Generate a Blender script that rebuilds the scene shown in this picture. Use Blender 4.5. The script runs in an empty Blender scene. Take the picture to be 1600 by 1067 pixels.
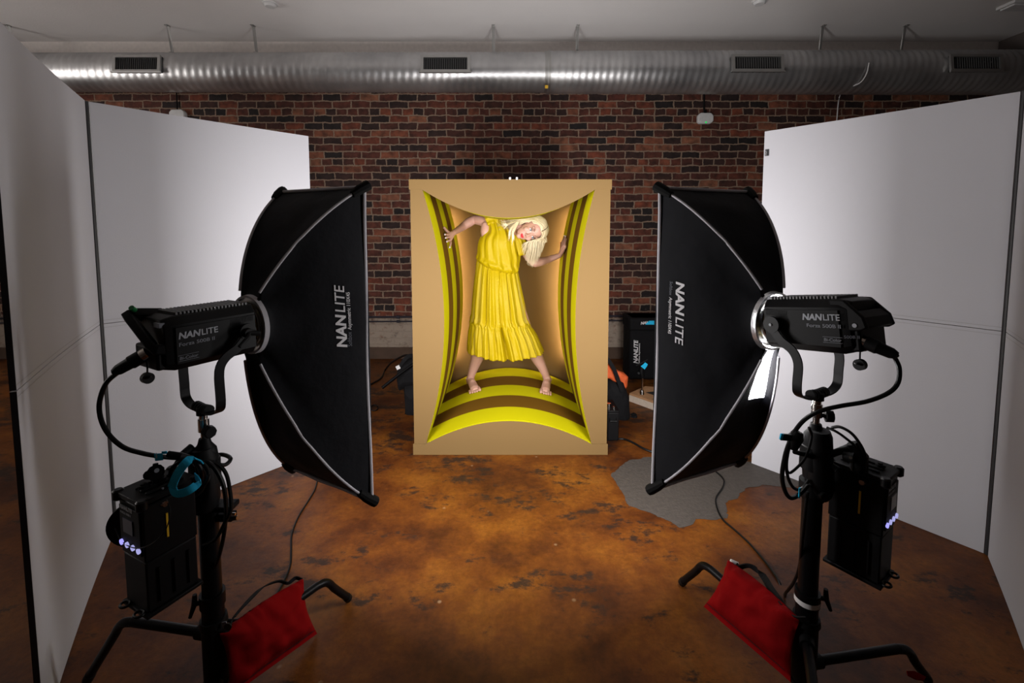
import bpy, bmesh, math, random
from mathutils import Vector, Matrix, noise
V = Vector
R = math.radians
random.seed(7)
S = bpy.context.scene
C = S.collection

# ------------------------------------------------------------------ camera
F_PX, PITCH, CH, PPY = 711.0, R(4.2), 1.46, 409.0
cd = bpy.data.cameras.new('camera'); cam = bpy.data.objects.new('camera', cd); C.objects.link(cam)
cam.location = (0, 0, CH); cam.rotation_euler = (R(90) - PITCH, 0, 0)
cd.sensor_width = 36.0; cd.lens = F_PX / 1600 * 36.0; cd.shift_y = -(533.5 - PPY) / 1600.0
cd.clip_start = .05; cd.clip_end = 60
S.camera = cam
# ------------------------------------------------------------------ world, exposure
w = bpy.data.worlds.new('world'); S.world = w; w.use_nodes = True
w.node_tree.nodes['Background'].inputs[0].default_value = (.95, .85, .8, 1)
w.node_tree.nodes['Background'].inputs[1].default_value = .012
S.view_settings.view_transform = 'Standard'; S.view_settings.look = 'None'
S.view_settings.exposure = 0.0; S.view_settings.gamma = 1.0; S.view_settings.use_curve_mapping = False
SOFT_L, SOFT_R = 28.0, 28.0        # radiance of the two softbox diffusers
GLOW = 60.0                        # unseen strips added behind the cardboard set for its edge glow
UNSEEN_WINDOW = 8.0                       # unseen side window, added to light ceiling and duct from the left

# ------------------------------------------------------------------ helpers
def ray(u, v):
    dx, dz = (u - 800) / F_PX, (PPY - v) / F_PX
    c, s = math.cos(PITCH), math.sin(PITCH)
    return V((dx, c + dz * s, -s + dz * c))
def P(u, v, Y):
    d = ray(u, v); return V((0, 0, CH)) + d * (Y / d.y)
def FL(u, v, z=0.0):
    d = ray(u, v); return V((0, 0, CH)) + d * ((z - CH) / d.z)

def mat(name, col, rough=.6, metal=0, spec=.5, bump=None, emis=None, estr=0, var=None, sheen=0, trans=0, sub=0):
    m = bpy.data.materials.new(name); m.use_nodes = True
    nt = m.node_tree; b = nt.nodes['Principled BSDF']
    b.inputs['Base Color'].default_value = (*col, 1); b.inputs['Roughness'].default_value = rough
    b.inputs['Metallic'].default_value = metal; b.inputs['Specular IOR Level'].default_value = spec
    if sheen: b.inputs['Sheen Weight'].default_value = sheen
    if sub:
        b.inputs['Subsurface Weight'].default_value = sub; b.inputs['Subsurface Radius'].default_value = (.012, .005, .003)
        b.inputs['Subsurface Scale'].default_value = 1.0
    if emis: b.inputs['Emission Color'].default_value = (*emis, 1); b.inputs['Emission Strength'].default_value = estr
    tc = nt.nodes.new('ShaderNodeTexCoord')
    sc, amt = var or (30, .12)
    n = nt.nodes.new('ShaderNodeTexNoise'); n.inputs['Scale'].default_value = sc; n.inputs['Detail'].default_value = 4
    nt.links.new(tc.outputs['Object'], n.inputs['Vector'])
    mr = nt.nodes.new('ShaderNodeMapRange'); mr.inputs[3].default_value = 1 - amt; mr.inputs[4].default_value = 1 + amt
    nt.links.new(n.outputs[0], mr.inputs[0])
    mx = nt.nodes.new('ShaderNodeMix'); mx.data_type = 'RGBA'; mx.blend_type = 'MULTIPLY'; mx.inputs[0].default_value = 1
    mx.inputs[6].default_value = (*col, 1); nt.links.new(mr.outputs[0], mx.inputs[7])
    nt.links.new(mx.outputs[2], b.inputs['Base Color'])
    if bump:
        s2, st = bump
        n2 = nt.nodes.new('ShaderNodeTexNoise'); n2.inputs['Scale'].default_value = s2; n2.inputs['Detail'].default_value = 6
        nt.links.new(tc.outputs['Object'], n2.inputs['Vector'])
        bp = nt.nodes.new('ShaderNodeBump'); bp.inputs['Strength'].default_value = st; bp.inputs['Distance'].default_value = .01
        nt.links.new(n2.outputs[0], bp.inputs['Height']); nt.links.new(bp.outputs[0], b.inputs['Normal'])
    return m

OFF = {}
class MB:
    def __init__(s): s.v = []; s.f = []; s.m = []
    def add(s, vs, fs, mi=0):
        o = len(s.v); s.v += [V(a) for a in vs]; s.f += [tuple(o + i for i in f) for f in fs]; s.m += [mi] * len(fs)
        return s
    def box(s, c, size, X=V((1, 0, 0)), Z=V((0, 0, 1)), mi=0, taper=1.0):
        X = V(X).normalized(); Z = V(Z).normalized(); Y = Z.cross(X).normalized(); Z = X.cross(Y)
        a, b, h = [q / 2 for q in size]; c = V(c)
        vs = []
        for k in (-1, 1):
            t = taper if k > 0 else 1
            for i, j in ((-1, -1), (1, -1), (1, 1), (-1, 1)):
                vs.append(c + X * a * i * t + Y * b * j * t + Z * h * k)
        return s.add(vs, [(3, 2, 1, 0), (4, 5, 6, 7), (0, 1, 5, 4), (1, 2, 6, 5), (2, 3, 7, 6), (3, 0, 4, 7)], mi)
    def tube(s, pts, r, n=10, mi=0, cap=True, flat=1.0, up=None):
        pts = [V(p) for p in pts]; N = len(pts)
        rs = r if isinstance(r, (list, tuple)) else [r] * N
        t0 = (pts[1] - pts[0]).normalized()
        u = V(up) if up else (V((0, 0, 1)) if abs(t0.z) < .9 else V((1, 0, 0)))
        u = (u - t0 * u.dot(t0)).normalized()
        vs = []; fs = []
        for i, p in enumerate(pts):
            t = (pts[min(i + 1, N - 1)] - pts[max(i - 1, 0)]).normalized()
            u = (u - t * u.dot(t)); u = u.normalized() if u.length > 1e-6 else t.orthogonal().normalized()
            b = t.cross(u)
            for k in range(n):
                a = 2 * math.pi * k / n
                vs.append(p + (u * math.cos(a) * flat + b * math.sin(a)) * rs[i])
        for i in range(N - 1):
            for k in range(n):
                fs.append((i * n + k, i * n + (k + 1) % n, (i + 1) * n + (k + 1) % n, (i + 1) * n + k))
        if cap: fs.append(tuple(range(n - 1, -1, -1))); fs.append(tuple((N - 1) * n + k for k in range(n)))
        return s.add(vs, fs, mi)
    def cyl(s, a, b, r, n=20, mi=0, r2=None): return s.tube([a, b], [r, r2 if r2 is not None else r], n, mi)
    def ell(s, c, rx, ry, rz, X=V((1, 0, 0)), Y=V((0, 1, 0)), Z=V((0, 0, 1)), nu=20, nv=12, mi=0):
        vs = []; fs = []; c = V(c)
        for j in range(nv + 1):
            th = math.pi * j / nv
            for i in range(nu):
                ph = 2 * math.pi * i / nu
                vs.append(c + X * rx * math.sin(th) * math.cos(ph) + Y * ry * math.sin(th) * math.sin(ph) + Z * rz * math.cos(th))
        for j in range(nv):
            for i in range(nu):
                a, b = j * nu + i, j * nu + (i + 1) % nu
                fs.append((a, a + nu, b + nu, b))
        return s.add(vs, fs, mi)
    def prism(s, poly, d, mi=0, flip=False):
        """poly: list of 3D points (planar), d: extrusion vector"""
        n = len(poly); d = V(d)
        vs = [V(p) for p in poly] + [V(p) + d for p in poly]
        fs = [tuple(range(n - 1, -1, -1)), tuple(range(n, 2 * n))] + [(i, (i + 1) % n, n + (i + 1) % n, n + i) for i in range(n)]
        return s.add(vs, fs, mi)
    def grid(s, rows, mi=0, close=False, mf=None):
        nr, nc = len(rows), len(rows[0]); vs = [p for r_ in rows for p in r_]; o = len(s.v)
        s.v += [V(a) for a in vs]
        for i in range(nr - 1):
            for j in range(nc if close else nc - 1):
                k = (j + 1) % nc
                s.f.append((o + i * nc + j, o + i * nc + k, o + (i + 1) * nc + k, o + (i + 1) * nc + j))
                s.m.append(mf(i, j) if mf else mi)
        return s
    def build(s, name, mats, parent=None, loc=None, smooth=True, bevel=0, angle=35, weld=False, solid=0, recalc=True, subsurf=0, keepmesh=False):
        mats = mats if isinstance(mats, (list, tuple)) else [mats]
        off = V(loc) if loc is not None else (OFF[parent.name] if parent else None)
        if off is None:
            zs = [p.z for p in s.v]; n = len(s.v)
            off = V((sum(p.x for p in s.v) / n, sum(p.y for p in s.v) / n, min(zs)))
        me = bpy.data.meshes.new(name)
        me.from_pydata([tuple(p - off) for p in s.v], [], s.f)
        for m in mats: me.materials.append(m)
        for p, mi in zip(me.polygons, s.m): p.material_index = mi
        bm = bmesh.new(); bm.from_mesh(me)
        if weld: bmesh.ops.remove_doubles(bm, verts=bm.verts, dist=weld)
        if recalc: bmesh.ops.recalc_face_normals(bm, faces=bm.faces)
        if smooth:
            for f in bm.faces: f.smooth = True
            for e in bm.edges:
                if len(e.link_faces) == 2 and e.calc_face_angle(0) > R(angle): e.smooth = False
        bm.to_mesh(me); bm.free()
        o = bpy.data.objects.new(name, me); C.objects.link(o)
        if parent: o.parent = parent; OFF[o.name] = off
        else: o.location = off; OFF[o.name] = off
        if solid:
            q = o.modifiers.new('solid', 'SOLIDIFY'); q.thickness = solid; q.offset = 0
        if bevel:
            q = o.modifiers.new('bevel', 'BEVEL'); q.width = bevel; q.segments = 2; q.limit_method = 'ANGLE'; q.angle_limit = R(40)
        if subsurf:
            q = o.modifiers.new('sub', 'SUBSURF'); q.levels = subsurf; q.render_levels = subsurf
        return o

def thing(name, label, cat, loc, group=None):
    o = bpy.data.objects.new(name, None); C.objects.link(o); o.location = loc; o.empty_display_size = .05
    OFF[o.name] = V(loc); return tag(o, label, cat, group)
def tag(o, label, cat, group=None):
    o['label'] = label; o['category'] = cat
    if group: o['group'] = group
    return o
def struct(o): o['kind'] = 'structure'; return o
def dup(root, loc, label=None):
    r = root.copy(); C.objects.link(r); r.location = loc
    if label: r['label'] = label
    for ch in root.children:
        c = ch.copy(); C.objects.link(c); c.parent = r
        for g in ch.children:
            d = g.copy(); C.objects.link(d); d.parent = c
    return r
def spline(pts, k=8):
    pts = [V(p) for p in pts]; q = [pts[0] * 2 - pts[1]] + pts + [pts[-1] * 2 - pts[-2]]; out = []
    for i in range(1, len(q) - 2):
        a, b, c, d = q[i - 1:i + 3]
        for j in range(k):
            t = j / k
            out.append(.5 * ((2 * b) + (c - a) * t + (2 * a - 5 * b + 4 * c - d) * t * t + (3 * b - a - 3 * c + d) * t ** 3))
    out.append(pts[-1]); return out
def lerp(a, b, t): return a + (b - a) * t
def interp(tbl, t):
    for (t0, a), (t1, b) in zip(tbl, tbl[1:]):
        if t <= t1: return lerp(a, b, (t - t0) / (t1 - t0) if t1 > t0 else 0)
    return tbl[-1][1]
def letters(mb, txt, origin, X, Y, size, bold=0.0, shear=0.0, depth=.0008, sx=1.0, align='LEFT', mi=0):
    """adds mesh lettering; X reading direction, Y up direction of the letters. returns width"""
    cu = bpy.data.curves.new('t', 'FONT'); cu.body = txt; cu.size = size; cu.extrude = depth / 2; cu.offset = bold * size; cu.shear = shear
    cu.align_x = align; cu.resolution_u = 4
    ob = bpy.data.objects.new('t', cu); C.objects.link(ob)
    dg = bpy.context.evaluated_depsgraph_get(); me = bpy.data.meshes.new_from_object(ob.evaluated_get(dg))
    X = V(X).normalized(); Y = (V(Y) - X * V(Y).dot(X)).normalized(); Z = X.cross(Y)
    vs = [V(origin) + X * p.co.x * sx + Y * p.co.y + Z * (p.co.z + depth / 2) for p in me.vertices]
    wdt = max(p.co.x for p in me.vertices) * sx
    mb.add(vs, [tuple(f.vertices) for f in me.polygons], mi)
    bpy.data.objects.remove(ob); bpy.data.curves.remove(cu); bpy.data.meshes.remove(me)
    return wdt

# ------------------------------------------------------------------ materials
def node_mat(name):
    m = bpy.data.materials.new(name); m.use_nodes = True; nt = m.node_tree
    return m, nt, nt.nodes['Principled BSDF'], nt.nodes.new, nt.links.new
def ramp(N, stops):
    r = N('ShaderNodeValToRGB'); e = r.color_ramp.elements
    while len(e) < len(stops): e.new(.5)
    for q, (p, c) in zip(e, stops): q.position = p; q.color = (*c, 1)
    return r

def brick_mat():
    m, nt, b, N, L = node_mat('old_red_brick')
    tc = N('ShaderNodeTexCoord'); sep = N('ShaderNodeSeparateXYZ'); L(tc.outputs['Object'], sep.inputs[0])
    cmb = N('ShaderNodeCombineXYZ'); L(sep.outputs[0], cmb.inputs[0]); L(sep.outputs[2], cmb.inputs[1])
    nz = N('ShaderNodeTexNoise'); nz.inputs['Scale'].default_value = 9; nz.inputs['Detail'].default_value = 3; L(cmb.outputs[0], nz.inputs['Vector'])
    sb = N('ShaderNodeVectorMath'); sb.operation = 'SUBTRACT'; sb.inputs[1].default_value = (.5, .5, .5); L(nz.outputs['Color'], sb.inputs[0])
    sc = N('ShaderNodeVectorMath'); sc.operation = 'SCALE'; sc.inputs['Scale'].default_value = .034; L(sb.outputs[0], sc.inputs[0])
    nz2 = N('ShaderNodeTexNoise'); nz2.inputs['Scale'].default_value = 55; L(cmb.outputs[0], nz2.inputs['Vector'])
    sb2 = N('ShaderNodeVectorMath'); sb2.operation = 'SUBTRACT'; sb2.inputs[1].default_value = (.5, .5, .5); L(nz2.outputs['Color'], sb2.inputs[0])
    sc2 = N('ShaderNodeVectorMath'); sc2.operation = 'SCALE'; sc2.inputs['Scale'].default_value = .013; L(sb2.outputs[0], sc2.inputs[0])
    ad = N('ShaderNodeVectorMath'); L(cmb.outputs[0], ad.inputs[0]); L(sc.outputs[0], ad.inputs[1])
    ad2 = N('ShaderNodeVectorMath'); L(ad.outputs[0], ad2.inputs[0]); L(sc2.outputs[0], ad2.inputs[1])
    br = N('ShaderNodeTexBrick'); br.inputs['Scale'].default_value = 1; br.inputs['Brick Width'].default_value = .205
    br.inputs['Row Height'].default_value = .0765; br.inputs['Mortar Size'].default_value = .0075; br.inputs['Mortar Smooth'].default_value = .25
    br.inputs['Color1'].default_value = (0, 0, 0, 1); br.inputs['Color2'].default_value = (1, 1, 1, 1); br.inputs['Mortar'].default_value = (.5, .5, .5, 1)
    br.squash = .58; br.squash_frequency = 7; br.offset = .47; br.offset_frequency = 2
    L(ad2.outputs[0], br.inputs['Vector'])
    cr = ramp(N, [(0, (.012, .008, .008)), (.25, (.035, .014, .011)), (.45, (.10, .026, .015)), (.62, (.06, .018, .012)), (.82, (.17, .042, .020)), (1, (.22, .085, .045))])
    L(br.outputs['Color'], cr.inputs[0])
    n3 = N('ShaderNodeTexNoise'); n3.inputs['Scale'].default_value = 14; n3.inputs['Detail'].default_value = 8; L(cmb.outputs[0], n3.inputs['Vector'])
    mr = N('ShaderNodeMapRange'); mr.inputs[1].default_value = .3; mr.inputs[2].default_value = .7; mr.inputs[3].default_value = .45; mr.inputs[4].default_value = 1.5; L(n3.outputs[0], mr.inputs[0])
    mu = N('ShaderNodeMix'); mu.data_type = 'RGBA'; mu.blend_type = 'MULTIPLY'; mu.inputs[0].default_value = 1; L(cr.outputs[0], mu.inputs[6]); L(mr.outputs[0], mu.inputs[7])
    mm = N('ShaderNodeMix'); mm.data_type = 'RGBA'; L(br.outputs['Fac'], mm.inputs[0]); L(mu.outputs[2], mm.inputs[6]); mm.inputs[7].default_value = (.27, .185, .13, 1)
    # worn whitewash on the lowest courses
    zr = N('ShaderNodeMapRange'); zr.inputs[1].default_value = .62; zr.inputs[2].default_value = .40; L(sep.outputs[2], zr.inputs[0])
    n4 = N('ShaderNodeTexNoise'); n4.inputs['Scale'].default_value = 11; n4.inputs['Detail'].default_value = 9; n4.inputs['Roughness'].default_value = .7; L(cmb.outputs[0], n4.inputs['Vector'])
    a4 = N('ShaderNodeMath'); a4.operation = 'MULTIPLY_ADD'; L(zr.outputs[0], a4.inputs[0]); a4.inputs[1].default_value = .52; L(n4.outputs[0], a4.inputs[2])
    r4 = N('ShaderNodeMapRange'); r4.inputs[1].default_value = .80; r4.inputs[2].default_value = 1.0; L(a4.outputs[0], r4.inputs[0])
    m5 = N('ShaderNodeMix'); m5.data_type = 'RGBA'; L(r4.outputs[0], m5.inputs[0]); L(mm.outputs[2], m5.inputs[6]); m5.inputs[7].default_value = (.36, .29, .23, 1)
    L(m5.outputs[2], b.inputs['Base Color']); b.inputs['Roughness'].default_value = .85
    h = N('ShaderNodeMath'); h.operation = 'MULTIPLY_ADD'; L(br.outputs['Fac'], h.inputs[0]); h.inputs[1].default_value = -1; L(n3.outputs[0], h.inputs[2])
    bp = N('ShaderNodeBump'); bp.inputs['Distance'].default_value = .012; bp.inputs['Strength'].default_value = .8; L(h.outputs[0], bp.inputs['Height']); L(bp.outputs[0], b.inputs['Normal'])
    return m

def floor_mat():
    m, nt, b, N, L = node_mat('stained_concrete')
    tc = N('ShaderNodeTexCoord')
    def nz(scale, detail=8, rough=.6, stretch=(1, 1, 1), off=(0, 0, 0)):
        mp = N('ShaderNodeMapping'); mp.inputs['Scale'].default_value = stretch; mp.inputs['Location'].default_value = off; L(tc.outputs['Object'], mp.inputs[0])
        n = N('ShaderNodeTexNoise'); n.inputs['Scale'].default_value = scale; n.inputs['Detail'].default_value = detail; n.inputs['Roughness'].default_value = rough
        L(mp.outputs[0], n.inputs['Vector']); return n.outputs[0]
    n1 = nz(2.2, 9, .62); n2 = nz(1.6, 12, .72, (1, 2.2, 1), (3, 4, 0)); n3 = nz(40, 6, .7); n4 = nz(8, 10, .75, (1, 1.6, 1), (7, 0, 0))
    c1 = ramp(N, [(.28, (.022, .0065, .002)), (.40, (.060, .016, .003)), (.50, (.108, .031, .004)), (.62, (.165, .055, .006)), (.75, (.165, .068, .014))]); L(n1, c1.inputs[0])
    # black worn scabs
    ma0 = N('ShaderNodeMath'); ma0.operation = 'MULTIPLY'; L(n2, ma0.inputs[0]); L(n4, ma0.inputs[1])
    sp = N('ShaderNodeSeparateXYZ'); L(tc.outputs['Object'], sp.inputs[0])
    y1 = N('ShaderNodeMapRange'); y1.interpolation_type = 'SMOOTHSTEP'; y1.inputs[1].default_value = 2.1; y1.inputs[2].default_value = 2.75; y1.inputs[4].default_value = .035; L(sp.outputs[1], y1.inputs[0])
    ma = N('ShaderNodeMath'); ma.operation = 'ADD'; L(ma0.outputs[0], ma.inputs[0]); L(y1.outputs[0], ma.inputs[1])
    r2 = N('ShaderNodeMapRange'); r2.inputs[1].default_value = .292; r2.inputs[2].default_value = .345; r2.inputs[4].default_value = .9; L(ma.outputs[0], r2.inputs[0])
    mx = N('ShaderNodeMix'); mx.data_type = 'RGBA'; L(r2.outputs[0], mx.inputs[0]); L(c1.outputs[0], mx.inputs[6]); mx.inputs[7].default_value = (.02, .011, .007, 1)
    # pale scuffs
    vo = N('ShaderNodeTexVoronoi'); vo.inputs['Scale'].default_value = 5.5; L(tc.outputs['Object'], vo.inputs['Vector'])
    mp = N('ShaderNodeMapRange'); mp.inputs[1].default_value = .055; mp.inputs[2].default_value = .03; L(vo.outputs['Distance'], mp.inputs[0])
    mk = N('ShaderNodeMath'); mk.operation = 'MULTIPLY'; L(mp.outputs[0], mk.inputs[0]); L(n3, mk.inputs[1])
    mx2 = N('ShaderNodeMix'); mx2.data_type = 'RGBA'; L(mk.outputs[0], mx2.inputs[0]); L(mx.outputs[2], mx2.inputs[6]); mx2.inputs[7].default_value = (.24, .15, .08, 1)
    mr = N('ShaderNodeMapRange'); mr.inputs[1].default_value = .3; mr.inputs[2].default_value = .7; mr.inputs[3].default_value = .74; mr.inputs[4].default_value = 1.26; L(n3, mr.inputs[0])
    mu = N('ShaderNodeMix'); mu.data_type = 'RGBA'; mu.blend_type = 'MULTIPLY'; mu.inputs[0].default_value = 1; L(mx2.outputs[2], mu.inputs[6]); L(mr.outputs[0], mu.inputs[7])
    L(mu.outputs[2], b.inputs['Base Color'])
    rr = N('ShaderNodeMapRange'); rr.inputs[3].default_value = .32; rr.inputs[4].default_value = .62; L(n4, rr.inputs[0]); L(rr.outputs[0], b.inputs['Roughness'])
    b.inputs['Specular IOR Level'].default_value = .25
    bp = N('ShaderNodeBump'); bp.inputs['Strength'].default_value = .25; bp.inputs['Distance'].default_value = .004; L(n3, bp.inputs['Height']); L(bp.outputs[0], b.inputs['Normal'])
    return m

def duct_mat():
    m, nt, b, N, L = node_mat('galvanised_spiral_duct')
    b.inputs['Metallic'].default_value = .8
    tc = N('ShaderNodeTexCoord'); n = N('ShaderNodeTexNoise'); n.inputs['Scale'].default_value = 3; n.inputs['Detail'].default_value = 8
    L(tc.outputs['Object'], n.inputs['Vector'])
    c = ramp(N, [(.3, (.42, .42, .43)), (.7, (.62, .62, .62))]); L(n.outputs[0], c.inputs[0]); L(c.outputs[0], b.inputs['Base Color'])
    r = N('ShaderNodeMapRange'); r.inputs[3].default_value = .26; r.inputs[4].default_value = .44; L(n.outputs[0], r.inputs[0]); L(r.outputs[0], b.inputs['Roughness'])
    return m

M = dict(
    brick=brick_mat(), floor=floor_mat(), duct=duct_mat(),
    ceil=mat('painted_ceiling', (.84, .82, .81), .9, bump=(60, .15), var=(2, .04)),
    upper=mat('cream_upper_wall', (.84, .78, .74), .9),
    baseb=mat('dark_concrete_plinth', (.085, .05, .032), .8, var=(8, .4), bump=(30, .3)),
    patch=mat('grey_concrete_patch', (.052, .043, .036), .7, var=(45, .45), bump=(80, .4)),
    drywall=mat('dark_side_wall', (.12, .10, .09), .9),
    white=mat('v_flat_white', (.485, .485, .52), .75, var=(3, .02), bump=(200, .05)),
    vblack=mat('v_flat_black', (.012, .012, .014), .5),
    seam=mat('v_flat_seam', (.37, .365, .38), .8),
    galv=mat('galvanised_sheet', (.45, .45, .44), .38, .9, var=(12, .15)),
    grille=mat('vent_grille', (.11, .11, .11), .5, .2),
    dark=mat('vent_inside', (.01, .01, .01), .9),
    kraft=mat('tan_card', (.168, .103, .038), .85, spec=.2, var=(4, .03)),
    brown=mat('brown_card', (.130, .062, .003), .85, spec=.15, var=(4, .04)),
    yellow=mat('yellow_card', (.50, .465, .0002), .75, spec=.15, var=(4, .03)),
    fabric=mat('black_softbox_fabric', (.0052, .0055, .0075), .8, spec=.22, bump=(9, .55), var=(6, .3)),
    pocket=mat('black_corner_pocket', (.003, .003, .003), .8, spec=.15),
    trim=mat('grey_piping', (.42, .41, .44), .7),
    silver=mat('silver_lining', (.85, .87, .9), .3, .9, bump=(14, .6)),
    body=mat('black_housing', (.004, .004, .0045), .5, spec=.16, var=(20, .2)),
    body2=mat('black_matte_plastic', (.003, .003, .0035), .6, spec=.2),
    tubem=mat('black_painted_steel', (.003, .003, .0035), .38, spec=.14),
    chrome=mat('chrome', (.65, .62, .58), .2, 1),
    brass=mat('brass_ring', (.75, .5, .12), .3, 1),
    rubber=mat('black_rubber_cable', (.003, .003, .003), .45, spec=.25),
    ink=mat('printed_grey_lettering', (.36, .38, .42), .5),
    inkw=mat('white_lettering', (.75, .74, .76), .6),
    inkd=mat('faint_lettering', (.16, .17, .20), .5),
    red=mat('red_canvas', (.20, .001, .002), .9, bump=(26, .35), var=(5, .12), spec=.1),
    blue=mat('blue_strap', (.008, .55, .92), .7, bump=(60, .2)),
    orange=mat('orange_lining', (.62, .10, .02), .75, bump=(20, .4)),
    bag=mat('black_bag_cloth', (.006, .006, .007), .85, spec=.2, bump=(15, .6)),
    wood=mat('pale_plywood', (.50, .27, .13), .6, var=(25, .2)),
    woodedge=mat('pale_plywood_edge', (.66, .56, .46), .7, var=(60, .2)),
    plastic=mat('white_plastic', (.70, .70, .70), .5),
    yel=mat('yellow_mark', (.75, .45, .01), .6),
    skin=mat('skin', (.50, .285, .225), .5, sub=.12, var=(30, .04)),
    nail=mat('pale_nail', (.85, .78, .76), .25),
    lips=mat('red_lips', (.50, .03, .04), .35),
    eyew=mat('eye_white', (.6, .58, .57), .2),
    iris=mat('grey_blue_iris', (.07, .12, .17), .15),
    pupil=mat('pupil', (.004, .004, .004), .1),
    hair=mat('blonde_hair', (.62, .52, .34), .38, var=(60, .22), spec=.5),
    roots=mat('dark_hair_roots', (.13, .07, .035), .6),
    brow=mat('brown_brow', (.14, .075, .045), .7),
    dress=mat('yellow_satin', (.42, .305, .001), .50, spec=.22, var=(7, .06)),
    conduit=mat('dark_conduit', (.012, .010, .02), .5),
    diff=mat('softbox_diffuser', (.8, .8, .8), .8, emis=(1.0, .965, .955), estr=1),
    led=mat('blue_white_led_button', (.1, .1, .2), .4, emis=(.38, .36, 1.0), estr=1.1),
    ledw=mat('white_led_button', (.1, .1, .2), .4, emis=(.50, .50, .95), estr=.75),
    green=mat('green_button', (.02, .25, .07), .4),
    greenled=mat('green_led', (.0, .2, .03), .4, emis=(.0, 1, .15), estr=.8),
    winm=mat('unseen_window_daylight', (.5, .5, .5), .5, emis=(1.0, .94, .90), estr=UNSEEN_WINDOW),
    screen=mat('grey_display', (.20, .20, .22), .3),
    screend=mat('dark_display', (.02, .024, .05), .3),
    strip=mat('added_warm_glow', (.8, .7, .5), .5, emis=(1.0, .76, .46), estr=1),
)
def with_emission(base, s, name):
    m = M[base].copy(); m.name = name; m.node_tree.nodes['Principled BSDF'].inputs['Emission Strength'].default_value = s; return m
M['diffL'] = with_emission('diff', SOFT_L, 'left_softbox_diffuser'); M['diffR'] = with_emission('diff', SOFT_R, 'right_softbox_diffuser')
M['strip'] = with_emission('strip', GLOW, 'added_warm_glow_lit')

# ------------------------------------------------------------------ room shell
YW, ZC = 5.03, 3.45
XW0, XW1, YB = -6.5, 5.2, -3.2
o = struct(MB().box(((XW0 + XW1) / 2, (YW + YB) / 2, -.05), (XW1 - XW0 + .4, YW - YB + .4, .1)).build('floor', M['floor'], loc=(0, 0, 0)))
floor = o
struct(MB().box(((XW0 + XW1) / 2, (YW + YB) / 2, ZC + .05), (XW1 - XW0 + .4, YW - YB + .4, .1)).build('ceiling', M['ceil'], loc=(0, 0, ZC)))
struct(MB().box((0, YW + .1, 1.575), (XW1 - XW0 + .4, .2, 3.15)).build('wall_back', M['brick'], loc=(0, YW, 0)))
struct(MB().box((0, YW + .095, 3.30), (XW1 - XW0 + .4, .21, .30)).build('trim_1', M['upper'], loc=(0, YW, 3.15)))
struct(MB().box((0, YW - .012, .065), (XW1 - XW0, .024, .13)).build('baseboard_back', M['baseb'], loc=(0, YW, 0), bevel=.004))
struct(MB().box((XW0 - .1, (YW + YB) / 2, ZC / 2), (.2, YW - YB + .4, ZC)).build('wall_left', M['drywall'], loc=(XW0, 0, 0)))
struct(MB().box((XW1 + .1, (YW + YB) / 2, ZC / 2), (.2, YW - YB + .4, ZC)).build('wall_right', M['drywall'], loc=(XW1, 0, 0)))
struct(MB().box((0, YB - .1, ZC / 2), (XW1 - XW0 + .4, .2, ZC)).build('wall_front', M['drywall'], loc=(0, YB, 0)))
wf = MB()
for y in (1.12, 2.1, 3.08): wf.box((XW0 + .02, y, 2.0), (.05, .06, 1.72))
for z in (1.17, 2.0, 2.83): wf.box((XW0 + .022, 2.1, z), (.05, 2.0, .05))
win = struct(wf.build('unseen_window_1', M['plastic'], bevel=.004))  # window out of view, added as a light source on the left
MB().box((XW0 + .006, 2.1, 2.0), (.008, 1.94, 1.66)).build('pane', M['winm'], win, smooth=False)
# bare grey patch in the stained floor
px = [(957, 742), (964, 730), (985, 719), (1015, 715), (1070, 712), (1120, 716), (1175, 722), (1215, 733), (1262, 746), (1258, 760), (1215, 760), (1190, 757), (1165, 764), (1150, 778), (1133, 786), (1136, 800), (1138, 811), (1112, 813), (1090, 812), (1078, 821), (1066, 823), (1050, 815), (1030, 810), (1005, 797), (985, 790), (972, 775), (965, 760)]
base = [FL(u, v) for u, v in px]; outl = []
for i, a in enumerate(base):
    b_ = base[(i + 1) % len(base)]
    for k in range(8):
        p = lerp(a, b_, k / 8); q = noise.noise(p * 11) * .022 + noise.noise(p * 37) * .012
        outl.append(p + V((q, noise.noise(p * 13 + V((5, 5, 5))) * .02, 0)))
struct(MB().prism([p + V((0, 0, .0003)) for p in outl], (0, 0, .0012)).build('concrete_patch', M['patch'], parent=floor, smooth=False))

# ------------------------------------------------------------------ spiral duct
DZ, DY = 3.01, 4.67
duct = thing('spiral_duct', 'long galvanised spiral air duct running below the ceiling along the brick wall', 'air duct', (0, DY, DZ - .2))
def duct_section(x0, x1, r0, r1, pitch, mb):
    n = 40; rows = []; x = x0; steps = int((x1 - x0) / (pitch / 4))
    for i in range(steps + 1):
        x = x0 + (x1 - x0) * i / steps; row = []
        rr = lerp(r0, r1, i / steps)
        for k in range(n):
            a = 2 * math.pi * k / n
            ph = ((x / pitch) + k / n * 1.0) % 1.0
            rad = rr + (.006 if ph < .26 else 0) - .004 * math.sin(ph * 6.28)
            row.append(V((x, DY + math.cos(a) * rad, DZ + math.sin(a) * rad)))
        rows.append(row)
    mb.grid(rows, close=True)
X_COL = P(857, 110, DY - .2).x
mb = MB(); duct_section(XW0 + .02, X_COL, .178, .188, .075, mb); mb.build('duct_section', M['duct'], duct, recalc=True, angle=60)
mb = MB(); duct_section(X_COL, XW1 - .02, .198, .208, .068, mb); mb.build('duct_section', M['duct'], duct, angle=60)
mb = MB(); mb.tube([(X_COL - .03, DY, DZ), (X_COL + .025, DY, DZ)], [.191, .207], 40); mb.build('collar', M['galv'], duct)
tp = P(854, 137, DY - .19)
MB().box(tp + V((0, .005, .01)), (.03, .006, .03), Z=V((0, -.5, 1))).build('yellow_tag', M['yel'], duct)
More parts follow.
